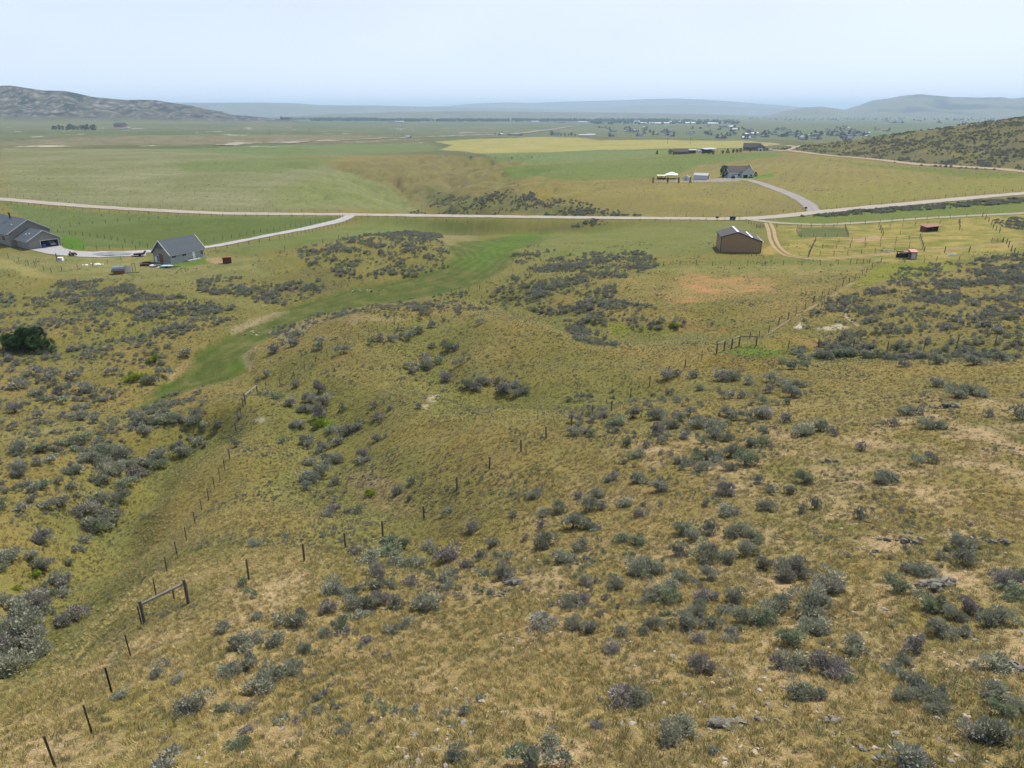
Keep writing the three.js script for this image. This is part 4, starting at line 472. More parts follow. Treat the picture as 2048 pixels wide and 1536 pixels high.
for (const [px, py, w, h, d, tu, m, nm, lab] of [[291, 532, 3.2, 0.75, 1.3, 0.1, M.rust, 'scrap_bundle', 'rust brown scrap bundle beside the workshop gable'], [293, 529.5, 2.6, 0.9, 1.2, 0.15, M.dark, 'tarp_bundle', 'black tarp bundle against the workshop gable'], [307, 533.5, 2.0, 0.6, 1.2, -0.5, M.whitePlain, 'lumber_pile', 'white lumber pile amid the scrap by the workshop'], [315, 534, 2.2, 0.7, 1.1, 0.4, M.metalGrey, 'metal_pile', 'grey sheet metal pile amid the scrap by the workshop'], [320, 536, 2.6, 0.35, 0.9, 0.2, M.cream, 'board_pile', 'cream board pile in front of the scrap by the workshop']]) { const v = P(px, py), g = root(nm, [v.x, v.y - 0.03, v.z], tu); tag(g, lab, 'scrap'); const r = rng(px); for (let k = 0; k < 7; k++) part('piece', box(w * (0.5 + 0.5 * r()), h * 0.3, d * (0.25 + 0.3 * r()), (r() - 0.5) * 0.5, h * 0.15 + k * h * 0.12, (r() - 0.5) * d * 0.7, (r() - 0.5) * 0.5, (r() - 0.5) * 0.12), m, g); }
{ const v = P(280, 512.5), g = root('dark_trailer', [v.x, v.y, v.z], 0.5); tag(g, 'dark dump trailer at the end of the driveway left of the workshop', 'trailer'); part('bed', prism([[-1.7, 0.5], [1.2, 0.5], [1.9, 1.5], [1.5, 1.5], [1.1, 0.95], [-1.7, 0.9]], 1.5).translate(0, 0, -0.75), M.dark, g); for (const z of [-0.8, 0.8]) { const w = new THREE.CylinderGeometry(0.35, 0.35, 0.2, 14); w.rotateX(Math.PI / 2); w.translate(0, 0.33, z); part('wheel', w, M.rubber, g); } part('drawbar', bar([-1.7, 0.5, 0], [-2.6, 0.25, 0], 0.06), M.steel, g); }
{ const v = P(146, 511.5), g = root('garden_tractor', [v.x, H(v.x, v.z) + 0.1, v.z], -0.2); tag(g, 'dark red garden tractor parked on the gravel apron', 'tractor'); part('hood', prism([[-0.2, 0.45], [1.0, 0.45], [1.05, 0.8], [0.2, 0.95], [-0.2, 0.8]], 0.7, 0.04).translate(0, 0, -0.35), M.redPaint, g); part('seat', [box(0.5, 0.12, 0.5, -0.55, 0.8, 0), box(0.1, 0.45, 0.5, -0.82, 1.0, 0)], M.dark, g); part('deck', box(1.6, 0.16, 0.8, -0.1, 0.4, 0), M.redPaint, g); for (const [x, r] of [[-0.65, 0.38], [0.75, 0.26]]) for (const z of [-0.5, 0.5]) { const w = new THREE.CylinderGeometry(r, r, 0.22, 14); w.rotateX(Math.PI / 2); w.translate(x, r, z); part('wheel', w, M.rubber, g); } }
{ const v = P(121.5, 521), g = root('utility_box', [v.x, v.y - 0.04, v.z], 0.2); tag(g, 'white utility box on the grass below the apron', 'utility box'); part('cabinet', box(1.3, 0.85, 1.0, 0, 0.5, 0), M.whitePlain, g); part('front_panel', box(0.7, 0.5, 0.04, -0.2, 0.5, 0.52), M.tan, g); part('pad', box(1.6, 0.12, 1.3, 0, 0.05, 0), M.concrete, g); const w = P(114, 519.5), q = root('marker_post', [w.x, w.y - 0.2, w.z], 0); tag(q, 'thick pale wooden post left of the white utility box', 'post'); part('shaft', cyl(0.16, 0.15, 2.0, 0, 0, 0), M.oldWood, q); part('cap', cyl(0.18, 0.12, 0.08, 0, 2.0, 0), M.oldWood, q); }
{ const g = root('litter_heap', P(186, 529).toArray(), 0); tag(g, 'scattered white stones on the grass below the apron', 'stones'); const r = rng(5); for (let k = 0; k < 16; k++) { const x = (r() - 0.5) * 5, z = (r() - 0.5) * 3; part('stone', new THREE.DodecahedronGeometry(0.15 + 0.2 * r(), 0).scale(1.3, 0.6, 1).translate(x, H(g.position.x + x, g.position.z + z) - g.position.y + 0.05, z), M.whitePlain, g); } }
{ // red roofed shelter
  const [g, L] = frame('red_roofed_coop', [1796, 519], [1834, 518], 0.05); tag(g, 'small animal shelter with red metal roof and dark wire pen', 'coop'); part('wall', box(L * 0.34, 2.1, 2.2, L * 0.81, 1.05, -1.2), M.tan, g); part('roof', box(L * 0.42, 0.1, 2.8, L * 0.81, 2.3, -1.2, 0, 0, 0.12), M.red, g); part('door', box(L * 0.2, 1.7, 0.06, L * 0.8, 0.9, -0.07), M.cream, g); part('pen_roof', box(L * 0.3, 0.08, 1.6, L * 0.47, 2.0, -1.4), M.redPaint, g); for (const x of [0.05, 0.3, 0.62]) for (const z of [-0.1, -2.2]) part('post', box(0.14, 1.8, 0.14, L * x, 0.9, z), M.dark, g); part('beam', [box(L * 0.62, 0.25, 0.14, L * 0.32, 1.75, -0.1), box(L * 0.62, 0.12, 0.1, L * 0.32, 1.0, -0.1), box(L * 0.62, 0.25, 0.14, L * 0.32, 1.75, -2.2), box(L * 0.62, 1.2, 0.08, L * 0.32, 0.6, -2.25)], M.dark, g); }
{ const [g, L] = frame('loafing_shed', [1852.5, 464], [1876, 462], 0.05); tag(g, 'low open shed with rusty slanted roof inside the corral', 'shed'); part('roof', box(L * 1.35, 0.12, 3.8, L * 0.6, 2.0, -1.5, 0, 0.05, 0.1), M.rustRoof, g); part('back_wall', box(L, 1.8, 0.12, L / 2, 0.85, -2.9), M.redPaint, g); part('side_wall', box(0.12, 1.8, 2.8, 0, 0.85, -1.5), M.redPaint, g); part('side_wall', box(0.12, 1.8, 2.8, L, 0.85, -1.5), M.redPaint, g); part('post', box(0.16, 1.9, 0.16, L / 2, 0.9, -0.1), M.post, g); }
for (const [a, b, lab] of [[1764, 1787, 'white plank pile lying by the corral fence']]) { const v = P(1774, 501), g = root('plank_pile', [v.x, v.y, v.z], 0.1); tag(g, lab, 'planks'); for (let k = 0; k < 4; k++) part('plank', box(3.4, 0.08, 0.35, (k % 2) * 0.3, 0.06 + (k > 1 ? 0.1 : 0), -0.4 + (k % 2) * 0.5, 0.05 * k), k % 2 ? M.whitePlain : M.postPale, g); }
{ const v = P(1904, 511), g = root('water_trough', [v.x, v.y, v.z], 0.1); tag(g, 'low white water trough in the lower corral', 'trough'); part('basin', [box(1.9, 0.4, 0.06, 0, 0.22, 0.4), box(1.9, 0.4, 0.06, 0, 0.22, -0.4), box(0.06, 0.4, 0.8, 0.95, 0.22, 0), box(0.06, 0.4, 0.8, -0.95, 0.22, 0), box(1.9, 0.06, 0.8, 0, 0.08, 0)], M.whitePlain, g); part('water', box(1.82, 0.03, 0.74, 0, 0.34, 0), M.glass, g); }
for (const [px, lab] of [[1462, 'dark wheeled bin left of a pair by the road junction'], [1468, 'dark wheeled bin right of a pair by the road junction']]) { const v = P(px, 440), g = root('waste_bin', [v.x, v.y - 0.02, v.z], 0.1); tag(g, lab, 'bin', 'bins by the road junction'); part('bin_body', prism([[-0.4, 0.12], [0.4, 0.12], [0.5, 1.5], [-0.5, 1.5]], 0.9).translate(0, 0, -0.45), M.lawnBin, g); part('lid', box(1.1, 0.1, 1.05, 0, 1.55, 0, 0, 0.05), M.lawnBin, g); for (const x of [0.3, -0.3]) part('wheel', cyl(0.16, 0.16, 0.1, x, 0, -0.4), M.rubber, g); }
for (const [px, py, lab] of [[1434, 440.5, 'black box on a post left of the road junction bins'], [1611, 421.2, 'black box on posts where the curved driveway meets the road']]) { const v = P(px, py), g = root('mailbox', [v.x, v.y - 0.1, v.z], 0.1); tag(g, lab, 'mailbox'); const b = new THREE.CylinderGeometry(0.3, 0.3, 1.2, 12, 1, false, 0, Math.PI); b.rotateZ(Math.PI / 2); b.rotateX(-Math.PI / 2); part('box', [box(1.2, 0.4, 0.6, 0, 1.2, 0), b.translate(0, 1.4, 0)], M.dark, g); part('post', box(0.16, 1.1, 0.16, 0, 0.5, 0), M.post, g); }

// ---------------------------------------------------------------- fences
const postG = [0, 1, 2].map((k) => { const g = cyl(0.066 + 0.01 * k, 0.058 + 0.01 * k, 1.75, 0, -0.35, 0, 7); g.rotateZ((k - 1) * 0.025); return g; });
const bigPostG = cyl(0.14, 0.12, 2.1, 0, -0.4, 0, 9), tPostG = merge([box(0.045, 1.7, 0.012, 0, 0.45, 0), box(0.012, 1.7, 0.05, 0, 0.45, 0.025), box(0.09, 0.18, 0.012, 0, -0.1, 0.0)]).scale(1.15, 1, 1.15);
let fenceSeed = 1;
function fence(name, label, spots, o = {}) { // spots: world points of the posts; spacing in metres or given one by one
  let pts = spots.map((p) => P(...p)); const fr = rng(fenceSeed++ * 31);
  if (o.gap) { const q = []; for (let i = 0; i < pts.length - 1; i++) { const a = pts[i], b = pts[i + 1], L = Math.hypot(b.x - a.x, b.z - a.z), n = Math.max(1, Math.round(L / o.gap)); for (let k = 0; k < n; k++) q.push(ground(lerp(a.x, b.x, k / n), lerp(a.z, b.z, k / n))); } q.push(pts[pts.length - 1]); pts = q; }
  const g = root(name, pts[0].toArray()); tag(g, label, o.cat ?? 'fence'); const s = o.scale ?? 1, wires = [];
  pts.forEach((p, i) => { const steel = o.steel && !(o.wood ?? []).includes(i), m = new THREE.Mesh(o.big ? bigPostG : steel ? tPostG : postG[Math.floor(fr() * 3)], o.mat ?? (steel ? M.steel : M.post)); shade(m); m.name = 'post'; m.position.copy(p).sub(pts[0]); m.scale.set(s * (o.thick ?? 1), s * (0.92 + 0.14 * fr()) * (o.tall ?? 1), s * (o.thick ?? 1)); m.rotation.set((fr() - 0.5) * 0.06, fr() * 6, (fr() - 0.5) * 0.06); g.add(m); });
  const hs = o.wires ?? [0.35, 0.7, 1.05, 1.25]; for (const h of hs) for (let i = 0; i < pts.length - 1; i++) { if ((o.skip ?? []).includes(i)) continue; const a = pts[i].clone().sub(pts[0]), b = pts[i + 1].clone().sub(pts[0]); wires.push(bar([a.x, a.y + h * s, a.z], [b.x, b.y + h * s, b.z], o.wireR ?? 0.006, 3)); }
  if (wires.length) part(o.rails ? 'rail' : 'wire', wires, o.rails ? M.oldWood : M.wire, g);
  return g;
}
function brace(label, a, b, o = {}) { const A = P(...a), B = P(...b), g = root('fence_brace', A.toArray()), d = B.clone().sub(A); tag(g, label, 'fence brace'); const h = o.h ?? 1.5; part('post', cyl(0.095, 0.085, h + 0.5, 0, -0.4, 0, 10), M.post, g); part('post', cyl(0.095, 0.085, h + 0.5, d.x, d.y - 0.4, d.z, 10), M.post, g); part('rail', bar([0, h - 0.15, 0], [d.x, d.y + h - 0.15, d.z], 0.075, 10), M.rail, g); part('brace_wire', [bar([0, 0.15, 0], [d.x, d.y + h - 0.25, d.z], 0.008, 4), bar([0, h - 0.3, 0], [d.x, d.y + 0.15, d.z], 0.008, 4)], M.wire, g); if (o.mid) part('stay', bar([d.x * 0.72, d.y * 0.72 + 0.75, d.z * 0.72], [d.x * 0.72, d.y * 0.72 + h - 0.2, d.z * 0.72], 0.035, 6), M.steel, g); return g; }
fence('steel_post_fence', 'thin steel post fence descending the near grassy ridge', [[112, 1536], [184.5, 1468], [223, 1388], [261.5, 1312], [285, 1251]], { steel: true });
brace('weathered wood fence brace with pale rail on the near grassy ridge', [290, 1250], [377, 1207], { mid: true, h: 1.55 });
fence('steel_post_fence', 'steel post fence running along the ridge above the sage gully', [[313, 1195], [335, 1145], [355, 1114], [373, 1082], [390, 1048], [404, 1020], [418, 1000], [429, 978], [440, 959], [450, 940], [460, 918], [464, 890], [472, 865], [477, 844], [482, 832], [487, 814]], { steel: true, wood: [10, 15] });
brace('wood fence brace with pale rail on the ridge above the mown hay strip', [491, 808], [515, 787], { h: 1.5 });
fence('steel_post_fence', 'steel post fence from the upper brace over the tan knoll', [[532, 779], [560, 771], [588, 757], [610, 743], [632, 726], [655, 713], [676, 699], [697, 690], [718, 680], [738, 670], [755, 665], [773, 658], [789, 650], [804, 644]], { steel: true });
fence('wooden_post_fence', 'dark wooden post fence crossing the grassy slope to the timber gate', [[377, 1207], [498, 1159], [609, 1122], [691, 1096], [766, 1073], [848, 1038], [914, 981], [979, 938], [1042, 903], [1092, 877], [1143, 851], [1184, 832], [1223, 822], [1261, 796], [1299, 771], [1337, 750], [1370, 736], [1403, 719], [1433, 707]], { wireR: 0.004, tall: 1.02 });
{ const pts = [[1433, 707], [1448, 701], [1463, 697], [1478, 691.5], [1512, 692]].map((p) => P(...p)), g = root('timber_gate_corner', pts[0].toArray()); tag(g, 'dark timber gate corner with top rails beside the bright grass', 'gate'); pts.forEach((p) => { const q = p.clone().sub(pts[0]); part('post', cyl(0.12, 0.11, 2.1, q.x, q.y - 0.4, q.z, 9), M.post, g); }); for (const [i, j] of [[0, 1], [2, 3], [3, 4]]) { const a = pts[i].clone().sub(pts[0]), b = pts[j].clone().sub(pts[0]); part('rail', bar([a.x, a.y + 1.65, a.z], [b.x, b.y + 1.65, b.z], 0.08, 8), i === 3 ? M.post : M.rail, g); } const a = pts[1].clone().sub(pts[0]), b = pts[2].clone().sub(pts[0]); part('gate_leaf', [0.3, 0.6, 0.9, 1.2].map((h) => bar([a.x, a.y + h, a.z], [b.x, b.y + h, b.z], 0.025, 6)), M.steel, g); }
fence('wooden_post_fence', 'wooden post fence climbing from the timber gate to the green pasture', [[1499, 678], [1518, 676], [1537, 666], [1557, 649], [1576, 638], [1592, 627], [1610, 618], [1626, 606], [1643, 597], [1657, 589], [1671, 582], [1685, 572], [1698, 566], [1710, 558], [1724, 551], [1733, 545]], { wireR: 0.005 });
brace('pale railed fence brace at the corner of the yellow green pasture', [1744, 536], [1762, 524], { h: 1.5 });
fence('wooden_post_fence', 'wooden post fence through the sagebrush right of the timber gate', [[1576, 699], [1636, 696], [1706, 697], [1774, 700], [1848, 697], [1913, 693], [1990, 688], [2070, 684]], { tall: 1.15 });
fence('wooden_post_fence', 'wire fence below the brown barn across the dry flat', [[1026, 545], [1060, 541], [1120, 536], [1200, 531], [1300, 524.5], [1327, 532], [1425, 531], [1530, 531], [1640, 530], [1676, 529.5], [1700, 529]], { gap: 5.2 });
fence('pole_gate', 'brown pole gate in the fence below the corrals', [[1713, 527.5], [1726, 527], [1739, 526.5]], { cat: 'gate', rails: true, wireR: 0.05, wires: [0.3, 0.6, 0.9, 1.2] });
fence('wooden_post_fence', 'short wire fence at the mouth of the side draw by the hay strip', [[903, 588], [920, 585], [938, 582], [959, 580]], { gap: 4 });
fence('wooden_post_fence', 'post fence along the house side of the main gravel road', [[-60, 397], [0, 405.5], [82, 415], [200, 424.5], [377, 432.5], [560, 433.8], [680, 435.5]], { gap: 5 });
fence('wooden_post_fence', 'post fence on the far side of the main road at the big pasture', [[-60, 386], [0, 392.5], [150, 405], [300, 415], [450, 422.5], [680, 425]], { gap: 6 });
fence('wooden_post_fence', 'post fence between two green paddocks behind the ranch house', [[101, 458.5], [160, 451], [260, 443], [353, 435.5]], { gap: 4.4 });
fence('wooden_post_fence', 'post fence slanting from the ranch house to the workshop across the paddock', [[104, 463], [152, 470], [210, 478], [250, 485], [296, 494]], { gap: 4 });
fence('wooden_post_fence', 'post fence bordering the gravel apron and lawn', [[126, 492], [145, 496.5], [168, 498.5], [194, 499.5], [220, 499.5], [246, 499.3], [272, 498.7], [296, 498.5]], {});
fence('wooden_post_fence', 'post fence on the paddock side of the pale driveway', [[410, 486.5], [480, 474], [560, 459], [640, 444], [686, 435]], { gap: 4 });
fence('wooden_post_fence', 'post fence on the workshop side of the pale driveway', [[432, 501], [560, 478.5], [640, 461], [700, 444], [735, 434.5]], { gap: 4 });
fence('wooden_post_fence', 'post fence below the main road at the sage mound field', [[738, 437], [830, 439], [935, 446]], { gap: 4.4 });
fence('wooden_post_fence', 'sparse post fence at the edge of the field above the sage mound', [[570, 500], [646, 487], [677, 478], [695, 474]], {});
fence('wooden_post_fence', 'wire fence around the yard slope below the ranch house', [[-40, 500], [17, 516], [38, 523], [57, 530], [71, 535], [88, 541], [103, 545.5], [124, 543], [156, 537.5], [186, 534.5], [216, 527], [243, 522]], {});
fence('wooden_post_fence', 'post fence along the hay field left of the curved driveway', [[1350, 434], [1372, 434.6], [1440, 432.5], [1520, 428.5], [1590, 423.5], [1606, 420]], { gap: 7 });
fence('wooden_post_fence', 'post fence along the hay field right of the curved driveway', [[1641, 419], [1653, 418], [1673, 416], [1740, 410], [1850, 399], [1950, 389], [2060, 378]], { gap: 7 });
fence('wooden_post_fence', 'post fence below the road left of the junction bins', [[1280, 443], [1340, 444.5], [1380, 443.5], [1412, 442], [1450, 441.5]], { gap: 6 });
fence('wooden_post_fence', 'post fence from the junction bins down to the wooden panel gate', [[1478, 441], [1492, 444.5], [1508, 452]], { gap: 4 });
fence('panel_gate', 'weathered wooden panel gate beside the two-track path', [[1512, 455.5], [1520, 455.8], [1528, 455.8]], { cat: 'gate', rails: true, wireR: 0.07, wires: [0.2, 0.45, 0.7, 0.95, 1.2] });
fence('wooden_post_fence', 'post fence along the corral side of the pale lane', [[1553, 454.5], [1595, 455], [1648, 452.5], [1700, 449.5], [1760, 445], [1830, 440.5], [1900, 436], [1965, 432.5]], { gap: 6 });
fence('corral_fence', 'upper rail corral fence right of the barn', [[1630, 484], [1677, 485], [1730, 483.5], [1792, 482], [1818, 479], [1840, 477.5]], { gap: 5.5, rails: true, wireR: 0.04, wires: [0.6, 1.15], tall: 1.15 });
fence('corral_fence', 'middle rail corral fence right of the barn', [[1645, 497], [1700, 495.5], [1760, 494], [1819, 491.5]], { gap: 5.5, rails: true, wireR: 0.04, wires: [0.6, 1.1], tall: 1.15 });
fence('corral_fence', 'lower rail corral fence beside the wheel tracks', [[1640, 511.5], [1695, 509], [1750, 505.5], [1789, 503], [1845, 500]], { gap: 5.5, rails: true, wireR: 0.04, wires: [0.6, 1.1], tall: 1.1 });
fence('stockade_fence', 'stout weathered posts closing the left end of the rail corral', [[1616.5, 514], [1618.5, 509], [1621, 503], [1624, 497], [1627, 490], [1630, 484]], { big: true, mat: M.postPale });
fence('stockade_fence', 'stout pale capped posts closing the right end of the rail corral', [[1840, 476.5], [1842, 482], [1844, 489], [1846, 495], [1848, 503]], { big: true, mat: M.postPale });
fence('corral_fence', 'upper fence of the pen around the rusty roofed shed', [[1762, 456], [1780, 455], [1830, 451], [1880, 447.5], [1917, 445]], { gap: 6, wires: [0.5, 1.0] });
fence('corral_fence', 'lower fence of the pen around the rusty roofed shed', [[1766, 470.5], [1800, 468.5], [1845, 466]], { gap: 6, wires: [0.5, 1.0] });
fence('stockade_fence', 'stout posts at the left end of the rusty shed pen', [[1757.5, 453.5], [1760, 459], [1763, 465], [1765.5, 471]], { big: true, mat: M.postPale }); fence('stockade_fence', 'stout posts at the right end of the rusty shed pen', [[1918.5, 446], [1919, 451], [1919, 459]], { big: true, mat: M.postPale });
fence('stockade_fence', 'pale stout post fence at the far end of the corrals', [[1965, 433], [1971, 438.5], [1977, 444], [1983, 449], [1986, 457], [1992, 461], [1999, 465]], { big: true, mat: M.postPale });
fence('stockade_fence', 'pale stout post fence by the right corral gate', [[2006, 484], [2013, 487], [2017, 494], [2022, 502], [2028, 508], [2034, 514]], { big: true, mat: M.postPale });
fence('pole_gate', 'brown pole gate at the right end of the corrals', [[1983, 484], [1994, 484.5], [2004, 485]], { cat: 'gate', rails: true, wireR: 0.05, wires: [0.3, 0.6, 0.9, 1.2] });
fence('wooden_post_fence', 'wire fence below the white trough in the lower corral', [[1848, 526], [1873, 522], [1918, 520], [1967, 517], [2011, 516], [2060, 510]], {}); fence('wooden_post_fence', 'short post fence above the white trough', [[1889, 505], [1938, 504]], { big: true, mat: M.post });
{ const g = fence('garden_fence', 'wire mesh fence enclosing the weedy garden plot', [[1593, 463], [1602, 455.5], [1645, 455], [1690, 455], [1697, 474.5], [1650, 475], [1602, 474.5], [1593, 463]], { gap: 4, wires: [0.2, 0.4, 0.6, 0.8, 1.0, 1.2, 1.4], wireR: 0.012 }); }
fence('wooden_post_fence', 'distant post fence curving over the coulee slopes', [[950, 330], [985, 336], [1000, 342], [1018, 365], [1040, 378], [1062, 388], [1075, 395]], { gap: 12 });
fence('steel_post_fence', 'distant post fence along the foot of the sagebrush hill', [[1640, 319], [1720, 327], [1800, 333], [1900, 345], [1980, 352]], { gap: 12, steel: true });
fence('wooden_post_fence', 'steel panels and small posts before the white tent', [[1300, 365], [1335, 366], [1358, 366.5], [1382, 366.5]], { gap: 5, tall: 1.4 });
console.log('built yard and fences');
// ---------------------------------------------------------------- sagebrush
function leafCloud(seed, n, leaf, lobes, flat = 0.75, up = 0.5) { // many small leaf faces through a lobed crown, radius about 0.5, height about 0.8
  const r = rng(seed), pos = [], colr = [], L = []; for (let k = 0; k < lobes; k++) { const a = r() * 6.283, d = 0.40 * Math.sqrt(r()); L.push([Math.cos(a) * d, 0.16 + 0.42 * r() * r() * flat + 0.1 * r(), Math.sin(a) * d * 0.85, 0.11 + 0.13 * r(), 0.75 + 0.5 * r()]); }
  const v = new THREE.Vector3(), e1 = new THREE.Vector3(), e2 = new THREE.Vector3();
  for (let i = 0; i < n; i++) {
    const q = L[Math.floor(r() * lobes)], th = r() * 6.283, cz = -0.35 + 1.35 * r(), sr = Math.sqrt(Math.max(0, 1 - cz * cz)), rad = q[3] * (0.55 + 0.5 * Math.pow(r(), 0.6)); v.set(sr * Math.cos(th), cz, sr * Math.sin(th));
    const x = q[0] + v.x * rad, y = Math.max(0.02, q[1] + v.y * rad * 1.1), z = q[2] + v.z * rad; v.y += up; v.normalize(); v.x += (r() - 0.5) * 0.7; v.z += (r() - 0.5) * 0.7; v.y += (r() - 0.3) * 0.4; v.normalize(); e1.set(r() - 0.5, r() - 0.5, r() - 0.5).cross(v).normalize(); const l = leaf * (0.7 + 0.9 * r()), w = l * 0.30, g = q[4] * (0.8 + 0.4 * r()); e2.copy(v).multiplyScalar(l);
    pos.push(x - e1.x * w, y - e1.y * w, z - e1.z * w, x + e1.x * w, y + e1.y * w, z + e1.z * w, x + e2.x, y + e2.y, z + e2.z);
    for (let k = 0; k < 3; k++) colr.push(g, g, g);
  }
  const g = new THREE.BufferGeometry(); g.setAttribute('position', new THREE.Float32BufferAttribute(pos, 3)); g.setAttribute('color', new THREE.Float32BufferAttribute(colr, 3)); g.setAttribute('uv', new THREE.Float32BufferAttribute(new Float32Array(pos.length / 3 * 2), 2)); g.computeVertexNormals(); return g;
}
function stems(seed, n) { const r = rng(seed), q = []; for (let k = 0; k < n; k++) { const a = r() * 6.283, d = 0.15 + 0.28 * r(), h = 0.25 + 0.3 * r(), m = [Math.cos(a) * d * 0.45, h * 0.45, Math.sin(a) * d * 0.45], e = [Math.cos(a + 0.3) * d, h, Math.sin(a + 0.3) * d]; q.push(bar([0, -0.08, 0], m, 0.022, 5, 0.016), bar(m, e, 0.016, 4, 0.006), bar(m, [m[0] * 1.5 + 0.06, h * 0.9, m[2] * 1.4 - 0.05], 0.011, 3, 0.004)); } return merge(q); }
const sageM = ['#90917a', '#86866f', '#959280', '#848b6a', '#8a847a'].map((h) => new THREE.MeshPhysicalMaterial({ transmission: 0.2, thickness: 0, color: col(h, 0.94), vertexColors: true, roughness: 1, side: THREE.DoubleSide })), twigM = mat('#6b5f55', 1);
const sageNear = [0, 1, 2, 3, 4, 5].map((k) => leafCloud(100 + k, 1700, 0.062, 9 + k * 2)), sageStem = [0, 1, 2].map((k) => stems(50 + k, 7)), sageFar = [0, 1, 2].map((k) => leafCloud(200 + k, 420, 0.11, 6 + k)), sageFar2 = leafCloud(300, 110, 0.24, 5);
const bushes = []; // x, z, width
const tile = (x0, y0, s, list) => { for (let i = 0; i < list.length; i += 3) { const v = P(x0 + list[i] / s, y0 + list[i + 1] / s), D = v.distanceTo(camera.position); bushes.push([v.x, v.z, clamp(list[i + 2] / s * D / F * 1.0, 0.25, 2.4), true]); } };
tile(1300, 1036, 2.738, [180, 80, 110, 230, 115, 90, 330, 80, 100, 480, 95, 130, 160, 200, 130, 310, 235, 150, 430, 245, 110, 545, 195, 110, 570, 130, 90, 610, 280, 110, 740, 325, 150, 815, 310, 130, 965, 395, 170, 35, 300, 90, 170, 350, 100, 120, 385, 90, 30, 430, 110, 110, 460, 110, 330, 335, 120, 315, 445, 110, 250, 385, 60, 470, 465, 130, 260, 520, 110, 190, 600, 140, 340, 605, 110, 410, 520, 80, 20, 610, 110, 440, 665, 100, 270, 680, 90, 690, 500, 150, 540, 570, 120, 640, 585, 120, 880, 530, 180, 890, 620, 160, 760, 690, 150, 1120, 745, 150, 710, 825, 130, 790, 825, 130, 980, 860, 200, 1100, 900, 70, 290, 840, 140, 820, 990, 120, 900, 985, 110, 1300, 350, 70, 1365, 405, 100, 1500, 310, 110, 1410, 290, 80, 1710, 250, 110, 1700, 160, 90, 1530, 500, 150, 1730, 515, 120, 1660, 550, 100, 1890, 580, 130, 1940, 370, 150, 1990, 440, 120, 2020, 330, 90, 1580, 645, 110, 1700, 640, 100, 1450, 730, 120, 1360, 810, 100, 1280, 850, 60, 1400, 890, 90, 1460, 980, 150, 1550, 985, 130, 1380, 1000, 100, 1560, 1060, 110, 1890, 830, 140, 1770, 830, 60, 1880, 1000, 150, 1930, 1085, 120, 1760, 1215, 160, 1860, 1225, 170, 1990, 1060, 80, 2030, 1200, 60, 90, 1215, 160, 170, 1190, 130, 1370, 1360, 170, 1450, 1360, 130, 1600, 220, 60]);
tile(600, 1036, 2.926, [520, 200, 170, 400, 270, 140, 560, 280, 110, 670, 295, 140, 320, 215, 80, 610, 175, 90, 750, 175, 90, 780, 210, 70, 860, 250, 130, 1010, 75, 90, 1120, 175, 90, 1310, 130, 50, 1430, 165, 130, 1530, 265, 140, 1640, 190, 120, 1600, 60, 130, 1680, 60, 110, 1420, 60, 60, 1720, 75, 90, 1890, 140, 110, 1975, 150, 110, 1980, 310, 140, 2030, 360, 60, 1060, 245, 80, 1150, 240, 80, 1230, 240, 70, 450, 335, 110, 440, 410, 120, 530, 410, 80, 640, 390, 90, 760, 360, 70, 890, 335, 110, 980, 300, 80, 1070, 340, 90, 1190, 350, 160, 855, 410, 110, 200, 425, 130, 160, 550, 120, 300, 450, 100, 350, 530, 140, 460, 500, 120, 360, 580, 90, 570, 520, 110, 740, 530, 170, 250, 640, 110, 150, 700, 80, 250, 680, 70, 620, 635, 80, 540, 670, 100, 400, 740, 90, 30, 790, 80, 1570, 510, 120, 1640, 500, 120, 1680, 390, 90, 1840, 410, 110, 1420, 640, 140, 1600, 640, 110, 1690, 670, 140, 1880, 690, 100, 2010, 680, 90, 2030, 490, 80, 1820, 780, 100, 1900, 1095, 160, 1980, 1085, 150, 1740, 1230, 80, 910, 1400, 160, 1460, 1350, 150, 1290, 1460, 150, 1370, 1450, 140, 1500, 1460, 140, 140, 1050, 60, 285, 1265, 50, 1760, 1075, 50, 1110, 440, 60, 1050, 440, 60]);
tile(0, 1036, 2.926, [250, 135, 90, 180, 235, 80, 250, 300, 120, 60, 235, 110, 20, 300, 60, 340, 370, 110, 140, 530, 120, 210, 530, 130, 430, 600, 150, 380, 620, 90, 150, 640, 150, 60, 670, 120, 40, 770, 90, 170, 740, 150, 230, 800, 120, 80, 900, 150, 560, 70, 110, 620, 50, 110, 500, 140, 70, 1485, 170, 80, 1415, 405, 70, 1465, 465, 70, 1510, 590, 80, 1310, 670, 100, 1410, 770, 140, 1500, 720, 90, 1620, 750, 130, 1720, 620, 140, 1780, 790, 90, 1640, 620, 60, 1340, 930, 120, 1440, 890, 130, 920, 935, 90, 965, 870, 60, 1030, 965, 80, 700, 1050, 80, 1100, 1140, 150, 1160, 1120, 130, 1060, 1150, 70, 1330, 1130, 90, 1260, 1140, 50, 1600, 945, 130, 1720, 910, 130, 1520, 1010, 150, 1440, 1150, 90, 1450, 1260, 90, 1400, 1350, 120, 1010, 1463, 150, 1165, 1230, 40, 970, 1310, 40]);
